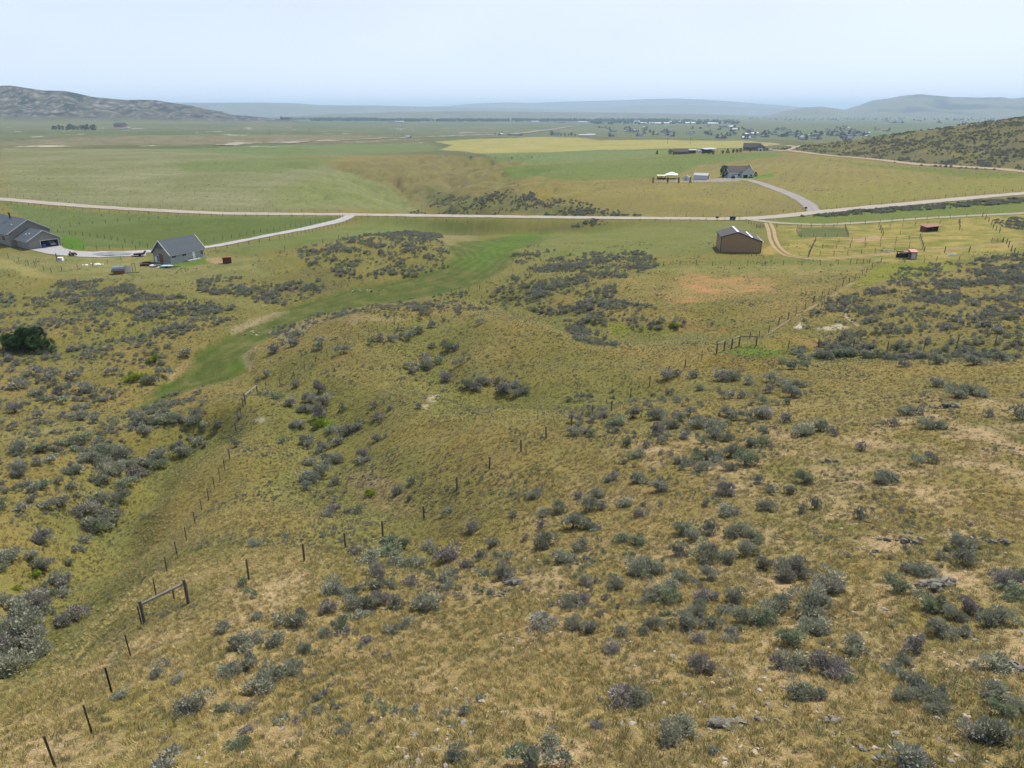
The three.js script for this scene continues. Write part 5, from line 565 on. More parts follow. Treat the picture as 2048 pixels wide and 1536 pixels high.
tile(1300, 600, 2.738, [90, 430, 80, 130, 420, 60, 230, 425, 70, 400, 440, 90, 460, 435, 90, 550, 460, 60, 275, 490, 50, 420, 535, 70, 90, 515, 40, 125, 515, 40, 370, 500, 30, 510, 535, 60, 585, 535, 40, 655, 450, 70, 655, 510, 70, 730, 470, 70, 815, 480, 80, 780, 530, 100, 740, 380, 70, 790, 378, 60, 850, 340, 50, 850, 375, 60, 950, 320, 80, 1040, 305, 90, 1090, 300, 80, 780, 295, 50, 1200, 310, 70, 1260, 308, 60, 1450, 320, 90, 1510, 322, 80, 1570, 350, 100, 1780, 355, 80, 1930, 335, 100, 1390, 360, 60, 1570, 475, 80, 1680, 530, 110, 1770, 520, 110, 2030, 530, 40, 1630, 500, 60, 1400, 630, 80, 1460, 625, 70, 1330, 690, 60, 1540, 700, 100, 1850, 640, 60, 2010, 645, 90, 1135, 820, 60, 1470, 900, 70, 1530, 890, 60, 1270, 995, 90, 1320, 990, 70, 830, 735, 110, 935, 715, 90, 990, 740, 60, 735, 670, 70, 625, 795, 70, 545, 800, 90, 520, 900, 110, 430, 930, 80, 440, 860, 120, 290, 930, 80, 210, 900, 70, 260, 870, 110, 150, 890, 60, 345, 880, 110, 180, 930, 50, 350, 750, 90, 375, 770, 60, 60, 790, 50, 40, 730, 80, 110, 700, 90, 155, 660, 80, 40, 650, 110, 200, 760, 70, 225, 630, 60, 255, 690, 100, 335, 690, 80, 400, 710, 70, 430, 640, 90, 450, 660, 50, 440, 760, 60, 520, 650, 70, 610, 640, 110, 620, 570, 60, 680, 575, 40, 745, 570, 50, 555, 580, 40, 155, 560, 50, 75, 545, 30, 290, 770, 40, 50, 1040, 100, 405, 1060, 110, 595, 1000, 80, 670, 1055, 70, 760, 1060, 80, 850, 1000, 90, 840, 1165, 60, 905, 1140, 80, 430, 1180, 120, 640, 1150, 80, 1150, 1190, 80, 310, 1130, 50, 370, 1110, 40]);
tile(600, 600, 2.926, [60, 600, 90, 140, 610, 100, 120, 690, 110, 40, 650, 90, 110, 540, 90, 330, 750, 100, 260, 790, 120, 220, 850, 100, 165, 780, 70, 40, 850, 100, 120, 890, 90, 370, 920, 80, 370, 950, 80, 160, 950, 110, 220, 950, 80, 60, 960, 90, 130, 1030, 120, 60, 1060, 100, 200, 1080, 70, 40, 1100, 80, 260, 640, 60, 435, 630, 50, 525, 640, 40, 450, 700, 60, 490, 700, 50, 450, 820, 60, 505, 805, 30, 690, 635, 50, 1060, 490, 80, 980, 510, 80, 1110, 490, 60, 1160, 480, 50, 1030, 520, 80, 1190, 545, 90, 1270, 555, 90, 1250, 520, 80, 1320, 525, 40, 1320, 550, 50, 860, 470, 80, 820, 370, 70, 740, 345, 60, 740, 395, 100, 650, 400, 70, 670, 430, 60, 930, 390, 70, 690, 195, 80, 540, 245, 60, 620, 230, 70, 480, 240, 60, 425, 260, 60, 660, 220, 60, 870, 300, 70, 900, 290, 60, 850, 260, 50, 770, 280, 50, 250, 315, 70, 110, 290, 60, 120, 250, 50, 590, 180, 40, 780, 160, 60, 1060, 140, 50, 1640, 590, 70, 1570, 590, 50, 1610, 720, 70, 1600, 790, 80, 1670, 780, 80, 1705, 800, 60, 1720, 720, 60, 1850, 730, 100, 1840, 770, 60, 1760, 690, 90, 1950, 690, 90, 2030, 640, 60, 1950, 600, 50, 1915, 850, 80, 1980, 920, 90, 2035, 860, 60, 1840, 1050, 70, 1800, 1060, 50, 1980, 1070, 120, 1370, 1150, 100, 1620, 1160, 70, 1435, 1260, 90, 1520, 1240, 90, 1895, 1200, 90, 1990, 1270, 100, 1690, 1230, 110, 1750, 1150, 80, 1780, 1220, 60, 855, 1250, 60, 1235, 1270, 60, 575, 1130, 80, 650, 1080, 70, 635, 1170, 50, 210, 1185, 60, 200, 1240, 80, 340, 1250, 80, 160, 1270, 80, 270, 1250, 60]);
tile(0, 600, 2.926, [1080, 330, 70, 960, 450, 90, 840, 490, 70, 900, 485, 70, 1130, 590, 50, 1155, 550, 40, 1135, 720, 80, 1070, 910, 90, 1200, 860, 40, 1160, 850, 70, 1265, 745, 70, 1200, 740, 50, 830, 730, 110, 970, 720, 90, 1040, 710, 80, 860, 780, 90, 930, 680, 60, 480, 640, 90, 480, 700, 80, 550, 720, 60, 470, 540, 80, 530, 540, 70, 230, 560, 90, 380, 540, 70, 380, 600, 60, 110, 520, 80, 320, 460, 80, 450, 460, 90, 210, 440, 80, 660, 440, 60, 90, 660, 100, 240, 690, 60, 590, 900, 110, 500, 830, 100, 400, 850, 80, 240, 890, 90, 120, 890, 90, 440, 880, 50, 320, 945, 60, 520, 940, 90, 600, 980, 90, 740, 980, 130, 860, 960, 80, 930, 920, 130, 710, 920, 110, 690, 1020, 120, 620, 1060, 110, 800, 1040, 100, 740, 1080, 100, 910, 980, 90, 410, 1010, 80, 470, 1010, 70, 240, 960, 60, 110, 980, 80, 120, 1030, 80, 340, 1080, 60, 250, 1100, 70, 400, 1110, 60, 190, 1120, 60, 590, 1195, 120, 700, 1180, 110, 490, 1250, 120, 640, 1290, 110, 550, 1340, 110, 360, 1200, 100, 265, 1215, 80, 140, 1240, 70, 30, 1220, 70, 250, 1410, 90, 180, 1180, 50, 1380, 860, 80, 1660, 840, 60, 1720, 510, 70, 1620, 580, 70, 1700, 620, 80, 1750, 740, 90, 1545, 565, 60, 1590, 310, 90, 1710, 270, 80, 1740, 220, 70, 1570, 440, 60, 1520, 470, 40, 1400, 690, 40]);
// sage thickets: outline, bushes per square metre, size
const thickets = [
  [[[590, 500], [640, 490], [720, 474], [830, 462], [880, 470], [885, 492], [905, 528], [870, 545], [780, 560], [700, 558], [630, 545]], 0.085, 1.0, 1.9, 7], [[[400, 560], [440, 550], [540, 570], [640, 560], [640, 590], [600, 600], [560, 612], [480, 600], [400, 582]], 0.13, 1.0, 2.0, 8], [[[110, 565], [240, 560], [290, 590], [400, 600], [470, 615], [440, 625], [330, 640], [200, 620], [100, 590]], 0.15, 0.9, 2.0, 9], [[[0, 590], [110, 590], [300, 640], [390, 655], [260, 685], [100, 705], [0, 690]], 0.075, 0.8, 1.8, 8], [[[130, 690], [300, 668], [420, 628], [480, 640], [400, 660], [300, 690], [150, 712]], 0.14, 0.8, 1.6, 5], [[[0, 715], [120, 705], [280, 690], [360, 690], [330, 740], [240, 780], [240, 820], [120, 850], [0, 870]], 0.08, 0.7, 1.7, 9], [[[200, 855], [290, 810], [350, 790], [420, 810], [400, 860], [340, 900], [260, 960], [180, 950]], 0.12, 0.7, 1.7, 5], [[[0, 880], [180, 860], [260, 960], [230, 1040], [120, 1080], [0, 1060]], 0.09, 0.6, 1.5, 7], [[[0, 1190], [60, 1180], [120, 1110], [160, 1090], [90, 1230], [40, 1330], [0, 1370]], 0.10, 0.8, 1.8, 3],
  [[[540, 660], [640, 625], [730, 615], [820, 600], [860, 620], [760, 640], [640, 640], [570, 690]], 0.09, 0.6, 1.5, 5], [[[820, 610], [880, 590], [960, 580], [1040, 600], [980, 620], [900, 650], [840, 645]], 0.05, 0.6, 1.6, 6], [[[980, 600], [1020, 560], [1100, 520], [1180, 505], [1290, 505], [1320, 530], [1240, 560], [1220, 600], [1320, 620], [1440, 650], [1250, 665], [1150, 640], [1060, 620]], 0.13, 0.8, 1.9, 12], [[[1130, 640], [1180, 655], [1230, 690], [1200, 700], [1150, 680]], 0.14, 0.8, 1.7, 5], [[[800, 760], [880, 700], [960, 690], [1000, 720], [1060, 790], [900, 790]], 0.03, 0.5, 1.3, 6], [[[600, 700], [760, 650], [900, 650], [850, 750], [640, 800], [560, 760]], 0.02, 0.4, 1.1, 8],
  [[[1600, 660], [1640, 610], [1720, 590], [1830, 570], [1960, 540], [2080, 520], [2080, 700], [1900, 712], [1720, 700], [1640, 690], [1750, 650]], 0.075, 0.8, 2.0, 10], [[[1600, 700], [1640, 690], [1760, 690], [2060, 680], [2060, 715], [1800, 720], [1600, 716]], 0.13, 0.9, 2.0, 5], [[[1800, 540], [2080, 505], [2080, 560], [1900, 585], [1740, 600]], 0.06, 0.9, 2.0, 10], [[[1180, 780], [1330, 760], [1520, 850], [1540, 900], [1400, 950], [1240, 940], [1150, 860]], 0.035, 0.5, 1.3, 6], [[[820, 425], [880, 385], [960, 400], [1100, 395], [1260, 428], [1000, 428]], 0.022, 1.2, 2.4, 22], [[[940, 395], [1060, 385], [1120, 400], [1060, 412], [960, 408]], 0.025, 1.2, 2.4, 16], [[[1090, 424], [1180, 420], [1285, 433], [1090, 431]], 0.045, 1.4, 2.4, 12], [[[1590, 433], [1700, 423], [1850, 412], [2060, 396], [2060, 405], [1850, 420], [1640, 434]], 0.13, 1.4, 2.3, 6], [[[1140, 452], [1190, 441], [1230, 446], [1150, 456]], 0.12, 1.2, 2.2, 6], [[[1990, 440], [2060, 434], [2060, 462], [2000, 455]], 0.09, 1.0, 2, 5], [[[1020, 512], [1060, 500], [1110, 502], [1040, 530]], 0.07, 0.9, 1.8, 5], [[[0, 700], [60, 690], [120, 700], [100, 720], [0, 735]], 0.1, 0.8, 1.6, 4],
];
{
  const r = rng(4242);
  for (const [p, dens, s0, s1, clump] of thickets) { const w = W(p), xs = w.map((q) => q[0]), zs = w.map((q) => q[1]), x0 = Math.min(...xs), x1 = Math.max(...xs), z0 = Math.min(...zs), z1 = Math.max(...zs), n = (x1 - x0) * (z1 - z0) * dens * 9.5; for (let k = 0; k < n; k++) { const x = lerp(x0, x1, r()), z = lerp(z0, z1, r()), e = polyDist(x, z, w), c = 0.5 + 1.1 * fbm(x / clump + 11, z / clump, 2); if (e < -0.5 || r() > clamp(c * c * 1.7)) continue; bushes.push([x, z, lerp(s0, s1, Math.pow(r(), 1.6)) * (0.5 + 0.32 * c)]); } }
  const hillW = W([[1590, 300], [1700, 312], [1900, 330], [2060, 342]]);
  for (let k = 0; k < 9000; k++) { const a = lerp(0.33, 0.68, r()), D = lerp(600, 900, r()), x = Math.sin(a) * D, z = -Math.cos(a) * D; if (hillId[Math.round(rIdx(D)) * NA + Math.round(azIdx(a))] !== 6) continue; const c = 0.45 + 1.2 * fbm(x / 30 + 3, z / 30, 3); if (r() > clamp(c * c * 1.6)) continue; bushes.push([x, z, 1.0 + 1.6 * r()]); }
  // small low sage scattered through the grass
  for (let k = 0; k < 42000; k++) { const a = (r() - 0.5) * 1.36, D = 16 + 240 * Math.pow(r(), 0.75), x = Math.sin(a) * D, z = -Math.cos(a) * D, t = gridLook(tg, x, z); if (t < 0.7) continue; const c = fbm(x / 10 + 71, z / 10, 3); if (c < 0.02 + 0.25 * r() - (D < 60 ? -0.05 : 0)) continue; bushes.push([x, z, 0.18 + 0.36 * r() * r()]); }
}
const nearRoad = (x, z, m = 0) => { const D = Math.hypot(x, z); if (D < 170) return false; for (const [p, w] of roadLines) { const ww = (typeof w === 'number' ? w : 1.6) / 2 + m; if (segDist(x, z, p) < ww) return true; } return false; };
const keep = bushes.filter(([x, z, s]) => { const a = Math.abs(Math.atan2(x, -z)); return a < (Math.hypot(x, z) < 60 ? 0.84 : 0.72) && !nearRoad(x, z, s * 0.4); }).map((b) => { const y = H(b[0], b[1]), d = Math.hypot(b[0], y - CAMY, b[1]); return [...b.slice(0, 3), y, b[2] / d]; });
// only bushes whose line of sight to the drone is open count as shown
const open = (x, y, z) => { for (let k = 0.06; k < 0.985; k += 0.02) { if (CAMY + (y + 0.5 - CAMY) * k < H(x * k, z * k)) return false; } const f = -(z * cP) - (y - CAMY) * sP, u = x / f * F, v = ((y - CAMY) * cP - z * sP) / f * F; return Math.abs(u) < 1010 && v > -750 && v < 768; };
keep.sort((p, q) => q[4] - p[4]);
const sr = rng(808); let made = 0; const rest = []; const stones = [];
const protos = [];
for (let k = 0; k < 6; k++) protos.push([sageNear[k], sageStem[k % 3]]);
const zoneWord = (x, z) => { const D = Math.hypot(x, z); return D < 38 ? 'on the stony slope in the foreground' : D < 75 ? 'among the dry bunchgrass of the middle slope' : 'in the draws beyond the fence lines'; };
for (const b of keep) {
  const [x, z, s, y] = b; if (made >= 300 || !open(x, y, z)) { rest.push(b); continue; }
  const k = Math.floor(sr() * 6), mi = sr() < 0.5 ? 0 : Math.floor(sr() * 5), g = root('sagebrush', [x, y - 0.04 * s, z], sr() * 6.283); g.scale.set(s * (0.85 + 0.5 * sr()), s * (0.75 + 0.5 * sr()), s * (0.85 + 0.4 * sr())); tag(g, ['grey-green', 'dull grey', 'silvery grey', 'greener', 'half bare purplish grey'][mi] + ' sagebrush bush ' + zoneWord(x, z), 'sagebrush', 'sagebrush bushes on the slopes');
  part('foliage', protos[k][0], sageM[mi], g); part('stem', protos[k][1], twigM, g); made++;
}
function instances(name, geo, material, list, label, category) { const m = shade(new THREE.InstancedMesh(geo, material, list.length)); m.name = name; m.userData.kind = 'stuff'; tag(m, label, category); const o = new THREE.Object3D(), c = new THREE.Color(); list.forEach(([x, y, z, sx, sy, sz, ry, rgb, rx = 0, rz = 0], i) => { o.position.set(x, y, z); o.scale.set(sx, sy, sz); o.rotation.set(rx, ry, rz); o.updateMatrix(); m.setMatrixAt(i, o.matrix); c.setRGB(rgb[0], rgb[1], rgb[2]); m.setColorAt(i, c); }); scene.add(m); return m; }
{
  const wm = new THREE.MeshPhysicalMaterial({ transmission: 0.2, thickness: 0, color: 0xffffff, vertexColors: true, roughness: 1, side: THREE.DoubleSide }), lists = [[], [], [], []], sc = ['#8b8d77', '#80826e', '#8b8978', '#7b8465', '#858077'].map((h) => C(h, 0.95));
  for (const [x, z, s, y] of rest) { const D = Math.hypot(x, z), c = sc[Math.floor(sr() * 5)], g = 0.85 + 0.3 * sr(); lists[D > 330 ? 3 : Math.floor(sr() * 3)].push([x, y - 0.04 * s, z, s * (0.9 + 0.3 * sr()), s * (0.85 + 0.3 * sr()), s * (0.9 + 0.3 * sr()), sr() * 6.283, [c[0] * g, c[1] * g, c[2] * g]]); }
  [sageNear[1], sageFar[1], sageFar[2], sageFar2].forEach((geo, k) => instances(['sagebrush_scrub', 'sagebrush_scrub_001', 'sagebrush_scrub_002', 'sagebrush_scrub_003'][k], k ? geo : sageFar[0], wm, lists[k], ['grey sagebrush scrub scattered over the slopes', 'dull sagebrush scrub scattered over the slopes', 'green tinged sagebrush scrub scattered over the slopes', 'far sagebrush scrub dotting coulee and hill'][k], 'sagebrush'));
  console.log('sage', made, rest.length, lists.map((l) => l.length).join(' '));
}
// ---------------------------------------------------------------- bunchgrass
function tuftGeo(seed, n, h, spread, w) { const r = rng(seed), pos = [], cl = []; for (let k = 0; k < n; k++) { const a = r() * 6.283, d = 0.10 * Math.sqrt(r()), x = Math.cos(a) * d, z = Math.sin(a) * d, lean = spread * (0.3 + 0.9 * r()), b = a + (r() - 0.5) * 1.2, hh = h * (0.55 + 0.6 * r()), px = -Math.sin(b) * w, pz = Math.cos(b) * w, tx = x + Math.cos(b) * lean * hh, tz = z + Math.sin(b) * lean * hh; pos.push(x - px, -0.02, z - pz, x + px, -0.02, z + pz, tx, hh, tz); const g = 0.75 + 0.5 * r(); for (let q = 0; q < 3; q++) cl.push(g, g, g * 0.97); } const g = new THREE.BufferGeometry(); g.setAttribute('position', new THREE.Float32BufferAttribute(pos, 3)); g.setAttribute('color', new THREE.Float32BufferAttribute(cl, 3)); g.setAttribute('uv', new THREE.Float32BufferAttribute(new Float32Array(pos.length / 3 * 2), 2)); g.computeVertexNormals(); return g; }
{
  const gm = new THREE.MeshPhysicalMaterial({ transmission: 0.4, thickness: 0, color: 0xffffff, vertexColors: true, roughness: 1, side: THREE.DoubleSide }), gs = [tuftGeo(1, 24, 0.13, 1.2, 0.016), tuftGeo(2, 26, 0.10, 1.6, 0.016), tuftGeo(3, 20, 0.18, 0.8, 0.014)], lists = [[], [], []], r = rng(31337), A = 1.7;
  const straw = C('#d4bd7c', 0.80), gold = C('#b89e50', 0.72), olive = C('#8f873c', 0.68), grn = C('#757b37', 0.66);
  const dens = (D) => D < 32 ? 62 : 62 * Math.pow(32 / D, 1.35) * (1 - sstep(130, 230, D)); let D = 12, band = 0;
  while (D < 230) { const D1 = D * 1.03, n = Math.round(dens((D + D1) / 2) * A * 0.5 * (D1 * D1 - D * D)); for (let k = 0; k < n; k++) { const a = (r() - 0.5) * A, d = lerp(D, D1, r()), x = Math.sin(a) * d, z = -Math.cos(a) * d, t = gridLook(tg, x, z); const pt = 0.5 + 1.2 * noise(x / 0.5, z / 0.5) + 0.6 * fbm(x / 1.7, z / 1.7, 2) + 0.4 * fbm(x / 7, z / 7, 2); if (Math.abs(a) > 0.70 + 0.15 * (1 - sstep(25, 60, d))) continue; if (r() > t * clamp(pt)) continue; if (d > 170 && nearRoad(x, z, 0.1)) continue; const gr = [gridLook(cg, x, z, 3, 0), gridLook(cg, x, z, 3, 1), gridLook(cg, x, z, 3, 2)], q = r() + 0.6 * fbm(x / 6 + 40, z / 6, 2), base = q < 0.25 ? straw : q < 0.55 ? gold : q < 0.9 ? olive : grn; let c = mix3(base, [gr[0] * 1.15, gr[1] * 1.15, gr[2] * 1.1], d < 50 ? 0.35 : 0.65); const g = 0.8 + 0.45 * r(), s = (0.55 + 0.6 * r()) * (1 + 0.45 * sstep(60, 200, d)); lists[Math.floor(r() * 3)].push([x, H(x, z), z, s * 1.1, s * (d > 120 ? 0.75 : 0.9), s * 1.1, r() * 6.283, [c[0] * g, c[1] * g, c[2] * g]]); } D = D1; }
  gs.forEach((g, k) => instances(['bunchgrass', 'bunchgrass_001', 'bunchgrass_002'][k], g, gm, lists[k], ['dry yellow bunchgrass covering the slopes', 'low spreading bunchgrass covering the slopes', 'upright bunchgrass covering the slopes'][k], 'grass')); console.log('tufts', lists.map((l) => l.length).join(' '));
}
{ // weeds and seed heads in the hay fields and pastures beyond the road
  const r = rng(717), l = []; for (let k = 0; k < 20000; k++) { const a = (r() - 0.5) * 1.36, D = 345 + 420 * Math.pow(r(), 1.1), x = Math.sin(a) * D, z = -Math.cos(a) * D; if (nearRoad(x, z, 1) || 0.4 + fbm(x / 30 + 9, z / 30, 3) < r() * 1.3) continue; if (D < 330 && polyDist(x, z, hay) > 0) continue; const g = r(), c = [gridLook(cg, x, z, 3, 0), gridLook(cg, x, z, 3, 1), gridLook(cg, x, z, 3, 2)], q = g < 0.45 ? 0.82 : g < 0.8 ? 1.05 : 1.3, s = (1.0 + 1.8 * r() * r()) * (D < 400 ? 0.8 : 1.1); l.push([x, H(x, z), z, s, s * 0.9, s, r() * 6.28, [c[0] * q, c[1] * q, c[2] * q]]); }
  instances('pasture_weeds', tuftGeo(9, 26, 0.16, 1.3, 0.03), new THREE.MeshPhysicalMaterial({ transmission: 0.3, thickness: 0, color: 0xffffff, vertexColors: true, roughness: 1, side: THREE.DoubleSide }), l, 'weeds and coarse grass clumps dotting the fields', 'grass'); }
// ---------------------------------------------------------------- stones and outcrops
const rockTex = noiseTex(256, (i, j) => { const u = i / 256, v = j / 256, e = 200 + 26 * tileNoise(u, v, 20) + 22 * tileNoise(u, v + 0.3, 70), l = tileNoise(u + 0.2, v, 9) > 0.35 ? 18 : 0; return [e - l, e - l * 0.4, e - 6 - l]; });
const rockM = [mat('#a39c92', 1, { map: rockTex }, 0.6), mat('#8f8b84', 1, { map: rockTex }, 0.6), mat('#b5a99a', 1, { map: rockTex }, 0.6)], chalkM = mat('#ddd0b6', 1, { map: rockTex }, 0.62);
function stoneGeo(seed) { const g = new THREE.IcosahedronGeometry(0.5, 1), p = g.attributes.position; for (let i = 0; i < p.count; i++) { const x = p.getX(i), y = p.getY(i), z = p.getZ(i), k = 0.75 + 0.45 * noise(x * 2.3 + seed * 5, z * 2.3 + y * 1.9); p.setXYZ(i, x * k * 1.25, clamp(y * k, -0.3, 0.3) * 0.9, z * k); } g.computeVertexNormals(); return g.toNonIndexed ? (() => { const q = g.index ? g.toNonIndexed() : g; q.computeVertexNormals(); return q; })() : g; }
const stoneG = [1, 2, 3, 4].map(stoneGeo);
{
  const r = rng(606), ls = [[], [], [], []], cs = [C('#b7aea2', 0.6), C('#9c9388', 0.6), C('#bda98f', 0.6), C('#8d8a84', 0.6)];
  for (let k = 0; k < 9000; k++) { const a = (r() - 0.5) * 1.6, D = 13 + 50 * Math.pow(r(), 1.2), x = Math.sin(a) * D, z = -Math.cos(a) * D, c = fbm(x / 5 + 8, z / 5, 2) + 0.35 * clamp(x / 20, -1, 1) * (D < 50 ? 1 : 0.4) - 0.012 * Math.max(0, D - 30); if (c < -0.05 + 0.5 * r()) continue; const s = 0.06 + 0.16 * Math.pow(r(), 2.5), q = cs[Math.floor(r() * 4)]; ls[Math.floor(r() * 4)].push([x, H(x, z) + s * 0.08, z, s * (0.8 + 0.8 * r()), s, s * (0.8 + 0.6 * r()), r() * 6.28, q]); }
  stoneG.forEach((g, k) => instances(['loose_stones', 'loose_stones_001', 'loose_stones_002', 'loose_stones_003'][k], g, new THREE.MeshStandardMaterial({ color: 0xffffff, roughness: 1 }), ls[k], 'loose pale stones littering the foreground slope', 'stones'));
}
const slabG = [1, 2, 3].map((k) => { const g = stoneGeo(20 + k); g.scale(1.1, 0.95, 0.9); return g; });
function outcrop(px, py, wpx, n, label, m, chalk) { const v = P(px, py), d = v.distanceTo(camera.position), w = wpx * d / F, r = rng(px * 7 + py), g = root('rock_outcrop', [v.x, v.y, v.z], 0); tag(g, label, 'rock'); n = Math.round(n * (chalk ? 2 : 1.6)); for (let k = 0; k < n; k++) { const x = (r() - 0.5) * w, z = (r() - 0.5) * w * 0.5, s = w * (chalk ? 0.05 + 0.08 * r() : 0.14 + 0.26 * r()), mm = part('slab', slabG[k % 3], chalk ? chalkM : rockM[k % 3 === 0 ? m : (m + k) % 3], g); mm.position.set(x, H(v.x + x, v.z + z) - v.y + s * (chalk ? 0.02 : 0.1) + (chalk ? 0 : 0.12 * w * r() * (1 - Math.abs(2 * x / w))), z); mm.scale.set(s * 1.3, s * (chalk ? 0.4 : 1.25), s); mm.rotation.set((r() - 0.5) * 0.8 - 0.3, r() * 6.28, (r() - 0.5) * 0.6); } }
outcrop(1449, 1448, 60, 14, 'cracked pale boulder mound on the foreground slope between sagebrush', 2); outcrop(1890, 1172, 66, 11, 'jagged grey rock ledge above the dark sagebrush on the right slope', 1); outcrop(2035, 1340, 44, 6, 'broad flat rock ledge cut by the right side of the slope', 1); outcrop(1995, 1086, 40, 8, 'pale crumbled rock cluster high on the right slope', 0); outcrop(1822, 1084, 40, 7, 'lichen grey flat rock cluster on the right slope', 0); outcrop(1775, 1080, 26, 5, 'small flat rock group left of the lichen grey cluster', 0); outcrop(1820, 1066, 16, 3, 'small dark rock above the lichen grey cluster', 1); outcrop(1745, 1104, 24, 4, 'low pale rock group below the small flat rock group', 2); outcrop(1000, 1192, 22, 6, 'low broken rock ledge below the middle sagebrush thicket', 2); outcrop(1030, 1165, 42, 7, 'thin broken rock ledge behind the middle sagebrush thicket', 0); outcrop(1510, 1440, 30, 5, 'small crumbled stones right of the cracked pale boulder mound', 2); outcrop(1542, 1440, 24, 4, 'upright pale stones right of the crumbled stones', 2); outcrop(1655, 1443, 40, 6, 'row of small lichened stones on the foreground slope', 0); outcrop(1717, 1500, 24, 3, 'single grey boulder low on the foreground slope', 0); outcrop(1420, 1492, 16, 2, 'single pale angular stone below the boulder mound', 2); outcrop(1885, 815, 40, 6, 'thin dark rock ledge in the grass of the right slope', 1); outcrop(1655, 924, 30, 4, 'small pale stones in the grass of the right slope', 2); outcrop(948, 1520, 20, 3, 'pale stones beside the lowest sagebrush', 2); outcrop(1205, 1397, 16, 2, 'grey stone beside the large foreground sagebrush', 0);
outcrop(1048, 668, 38, 14, 'white chalky rock patch on the crest of the middle knoll', 2, true); outcrop(870, 794, 12, 5, 'white chalky rock on the grassy knoll', 2, true); outcrop(852, 815, 16, 6, 'white chalky rock ledge below the grassy knoll', 2, true); outcrop(1600, 651, 20, 6, 'white bare rock beside the fence in the dry grass', 2, true); outcrop(1660, 656, 44, 8, 'pale bare rock streak among sagebrush', 2, true); outcrop(735, 583, 60, 7, 'pale rocks scattered on the mown hay strip', 2, true); outcrop(520, 668, 60, 7, 'pale stones on the mown hay strip below the tan bank', 2, true); outcrop(1335, 685, 30, 5, 'pale rocks on the slope left of the timber gate', 2, true);
// ---------------------------------------------------------------- the dark juniper
{
  const v = P(58, 699), g = root('juniper_tree', [v.x, v.y - 0.1, v.z]); tag(g, 'broad dark green juniper standing alone in the sage draw', 'tree'); const r = rng(77), lobes = []; for (let k = 0; k < 34; k++) { const a = r() * 6.283, d = 4.0 * Math.sqrt(r()), e = 1 - (d / 5) ** 2; lobes.push([Math.cos(a) * d * 0.92, 0.9 + r() * 3.1 * e, Math.sin(a) * d * 0.75, 0.6 + 0.7 * r()]); }
  const pos = [], cl = [], n = new THREE.Vector3(), e1 = new THREE.Vector3(); for (let i = 0; i < 30000; i++) { const q = lobes[Math.floor(r() * lobes.length)]; n.set(r() - 0.5, r() - 0.5, r() - 0.5).normalize(); const rad = q[3] * (0.7 + 0.35 * r()), x = q[0] + n.x * rad, y = Math.max(0.15, q[1] + n.y * rad * 0.85), z = q[2] + n.z * rad; n.y += 0.4; n.normalize(); e1.set(r() - 0.5, r() - 0.5, r() - 0.5).cross(n).normalize(); const l = 0.18 + 0.16 * r(), w = 0.06; pos.push(x - e1.x * w, y - e1.y * w, z - e1.z * w, x + e1.x * w, y + e1.y * w, z + e1.z * w, x + n.x * l, y + n.y * l, z + n.z * l); const t = 0.75 + 0.5 * r(); for (let k = 0; k < 3; k++) cl.push(t, t, t); }
  const f = new THREE.BufferGeometry(); f.setAttribute('position', new THREE.Float32BufferAttribute(pos, 3)); f.setAttribute('color', new THREE.Float32BufferAttribute(cl, 3)); f.setAttribute('uv', new THREE.Float32BufferAttribute(new Float32Array(pos.length / 3 * 2), 2)); f.computeVertexNormals(); part('crown', f, new THREE.MeshStandardMaterial({ color: new THREE.Color().setRGB(0.040, 0.082, 0.016), vertexColors: true, roughness: 1, side: THREE.DoubleSide }), g);
  part('trunk', bar([0, -0.3, 0], [0.2, 2.2, 0], 0.32, 9, 0.18), twigM, g); for (let k = 0; k < 9; k++) { const a = k * 0.7, q = lobes[k * 3]; part('limb', [bar([0.05, 0.5 + 0.12 * k, 0], [q[0] * 0.5, q[1] * 0.6 + 0.2, q[2] * 0.5], 0.12, 6, 0.08), bar([q[0] * 0.5, q[1] * 0.6 + 0.2, q[2] * 0.5], [q[0], q[1], q[2]], 0.08, 5, 0.03)], twigM, g); }
}
// rabbitbrush: bright yellow green bushes
const rabbitM = new THREE.MeshStandardMaterial({ color: col('#8d9a2c', 0.85), vertexColors: true, roughness: 1, side: THREE.DoubleSide });
[[310, 725, 22, 'in the brush beside the mown hay strip'], [262, 762, 26, 'under the tan bank beside the mown hay strip'], [288, 757, 18, 'between sagebrush and the tan bank'], [742, 990, 20, 'alone in the dry straw of the small drain'], [640, 852, 24, 'in the sage swale of the middle slope'], [905, 694, 18, 'in the sage drain behind the knolls'], [640, 905, 16, 'at the foot of the sage swale'], [70, 1152, 18, 'in the gully at the left'], [35, 1180, 14, 'low in the gully at the left'], [1350, 655, 18, 'in the reddish dry patch']].forEach(([px, py, w, where], k) => { const v = P(px, py), s = w * v.distanceTo(camera.position) / F * 1.2, g = root('rabbitbrush', [v.x, v.y - 0.03, v.z], k); g.scale.set(s, s * 0.8, s); tag(g, 'bright yellow green rabbitbrush ' + where, 'shrub'); part('foliage', sageNear[k % 6], rabbitM, g); part('stem', sageStem[k % 3], twigM, g); });
